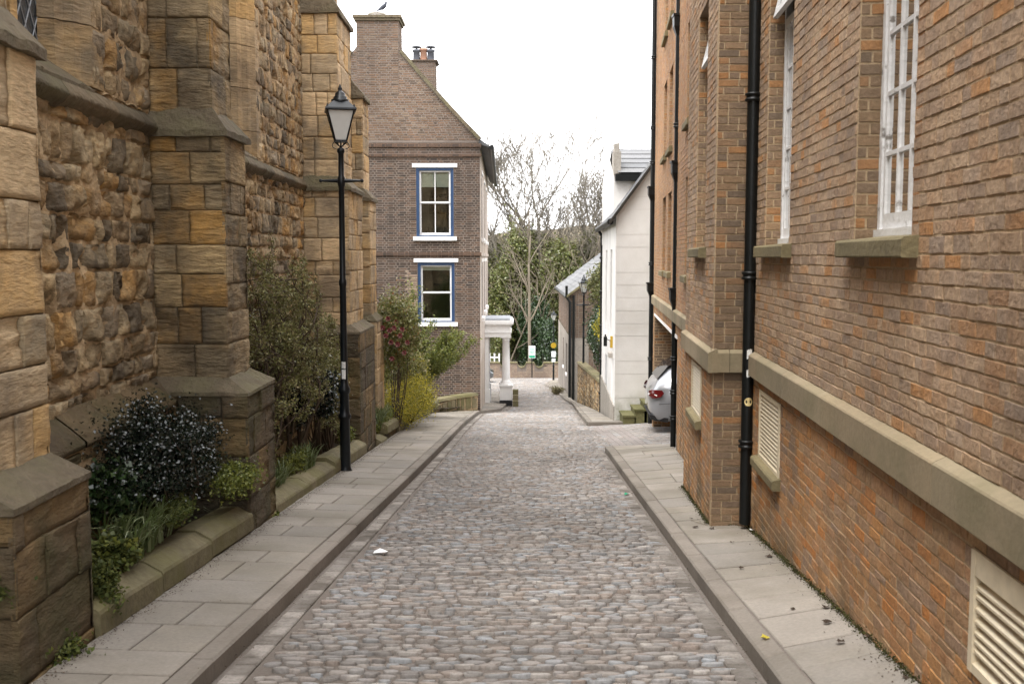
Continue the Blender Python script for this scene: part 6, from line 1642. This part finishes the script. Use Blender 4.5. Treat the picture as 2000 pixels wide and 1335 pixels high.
# ================================================================ LITTER
def flat_bits(name, label, cat, pos, size, mat, group=None, n=5, zoff=.008, curl=.3):
    mb = MB(); p = Vector(pos); a0 = random.uniform(0, 6.28); vs = [p+Vector((0, 0, .003))]
    for j in range(n*2):
        a = a0+math.pi*j/n; r = size*(1 if j % 2 == 0 else .62)*random.uniform(.8, 1.15)
        vs.append(p+Vector((r*math.cos(a), r*math.sin(a), abs(random.gauss(0, curl*size)))))
    mb.add(vs, [(0, 1+j, 1+(j+1) % (2*n)) for j in range(2*n)])
    return tag(mb.build(name, M[mat]), label, cat, group)
def on_r(x, y):
    lo, hi = .5, 40; a, b = ray(x, y)
    for _ in range(50):
        m = (lo+hi)/2
        if b*m > zr(a*m, m): lo = m
        else: hi = m
    return Vector((a*lo, lo, zr(a*lo, lo)+.006))
for (x, y) in ((1613,1187),(1640,1255),(1615,1217),(1448,1110),(1503,1088),(1390,1033),(1430,1060),(1350,1013),(1700,1246),(1548,1190),(1358,1030),(1770,1325)):
    flat_bits('fallen_leaf', 'small dark dead leaf lying on the right-hand pavement flags', 'leaf', on_r(x, y), random.uniform(.018, .032), 'dead', 'dead leaves on the right pavement')
for (x, y) in ((1466,1023),(1473,1032),(1468,1038),(1480,1035),(1476,1026)):
    flat_bits('fallen_petal', 'pale dry leaf scrap at the foot of the near downpipe', 'leaf', on_r(x, y)+Vector((0, 0, .01)), random.uniform(.016, .026), 'sticker', 'pale scraps beside the near downpipe', 4, curl=.5)
flat_bits('fallen_leaf', 'yellowish leaf on the right kerb joint near the bottom', 'leaf', on_r(1495, 1247), .03, 'yellow')
c = G(743, 1077, .03); mb = MB()
mb.add([c+Vector((-.055, -.03, .0)), c+Vector((.05, -.045, .012)), c+Vector((.06, .02, .0)), c+Vector((-.01, .045, .018)), c+Vector((-.05, .03, .0)), c+Vector((0, 0, .01))], [(0, 1, 5), (1, 2, 5), (2, 3, 5), (3, 4, 5), (4, 0, 5)])
tag(mb.build('paper_scrap', M['paper']), 'crumpled white paper scrap lying on the cobbles at the left', 'litter')
c = G(1224, 965, .02); mb = MB(); mb.add([c+Vector((-.03, -.03, 0)), c+Vector((.02, -.02, .02)), c+Vector((.03, .04, .0)), c+Vector((-.02, .03, .02))], [(0, 1, 2), (0, 2, 3)])
tag(mb.build('wrapper', M['sign_g']), 'small green wrapper against the right-hand kerb', 'litter')
# crumbs of leaf litter along the wall feet and kerbs
q = []
for _ in range(5200):
    y = random.uniform(4, 20); e = abs(random.gauss(0, .045)) if random.random() < .93 else abs(random.gauss(0, .16))
    x = -2.15+e; q.append((x, y, zl(x, y)+.006))
for _ in range(1500):
    y = random.uniform(3, 15); x = ri_(y)-abs(random.gauss(0, .06)); q.append((x, y, zr(x, y)+.006))
for _ in range(1500):
    y = random.uniform(3, 22); s = random.random() < .5; x = (lk(y)+abs(random.gauss(.02, .03))) if s else (rr(y)-abs(random.gauss(.02, .03)))
    if y < Y_RE: q.append((x, y, gz(y)+.02))
q = np.array(q); L_ = leaf_mesh(q, .0095, 3.0, 1.6, .6, .1, dirs=np.stack([rng.normal(size=len(q)), rng.normal(size=len(q)), np.zeros(len(q))], 1)*1.5)
o = leaves_obj('leaf_litter', L_, 'dead'); o['kind'] = 'stuff'; o['label'] = 'fine dark leaf crumbs gathered along wall feet and kerbs'
q = []
for _ in range(5000):
    y = random.uniform(3, 11); x = ri_(y)-abs(random.gauss(0, .018))-.005; q.append((x, y, zr(x, y)+abs(random.gauss(0, .014))))
q = np.array(q); o = leaves_obj('moss_line', leaf_mesh(q, .010, .5, 1.2), 'moss_dark'); o['kind'] = 'stuff'; o['label'] = 'green moss along the foot of the right-hand brick wall'
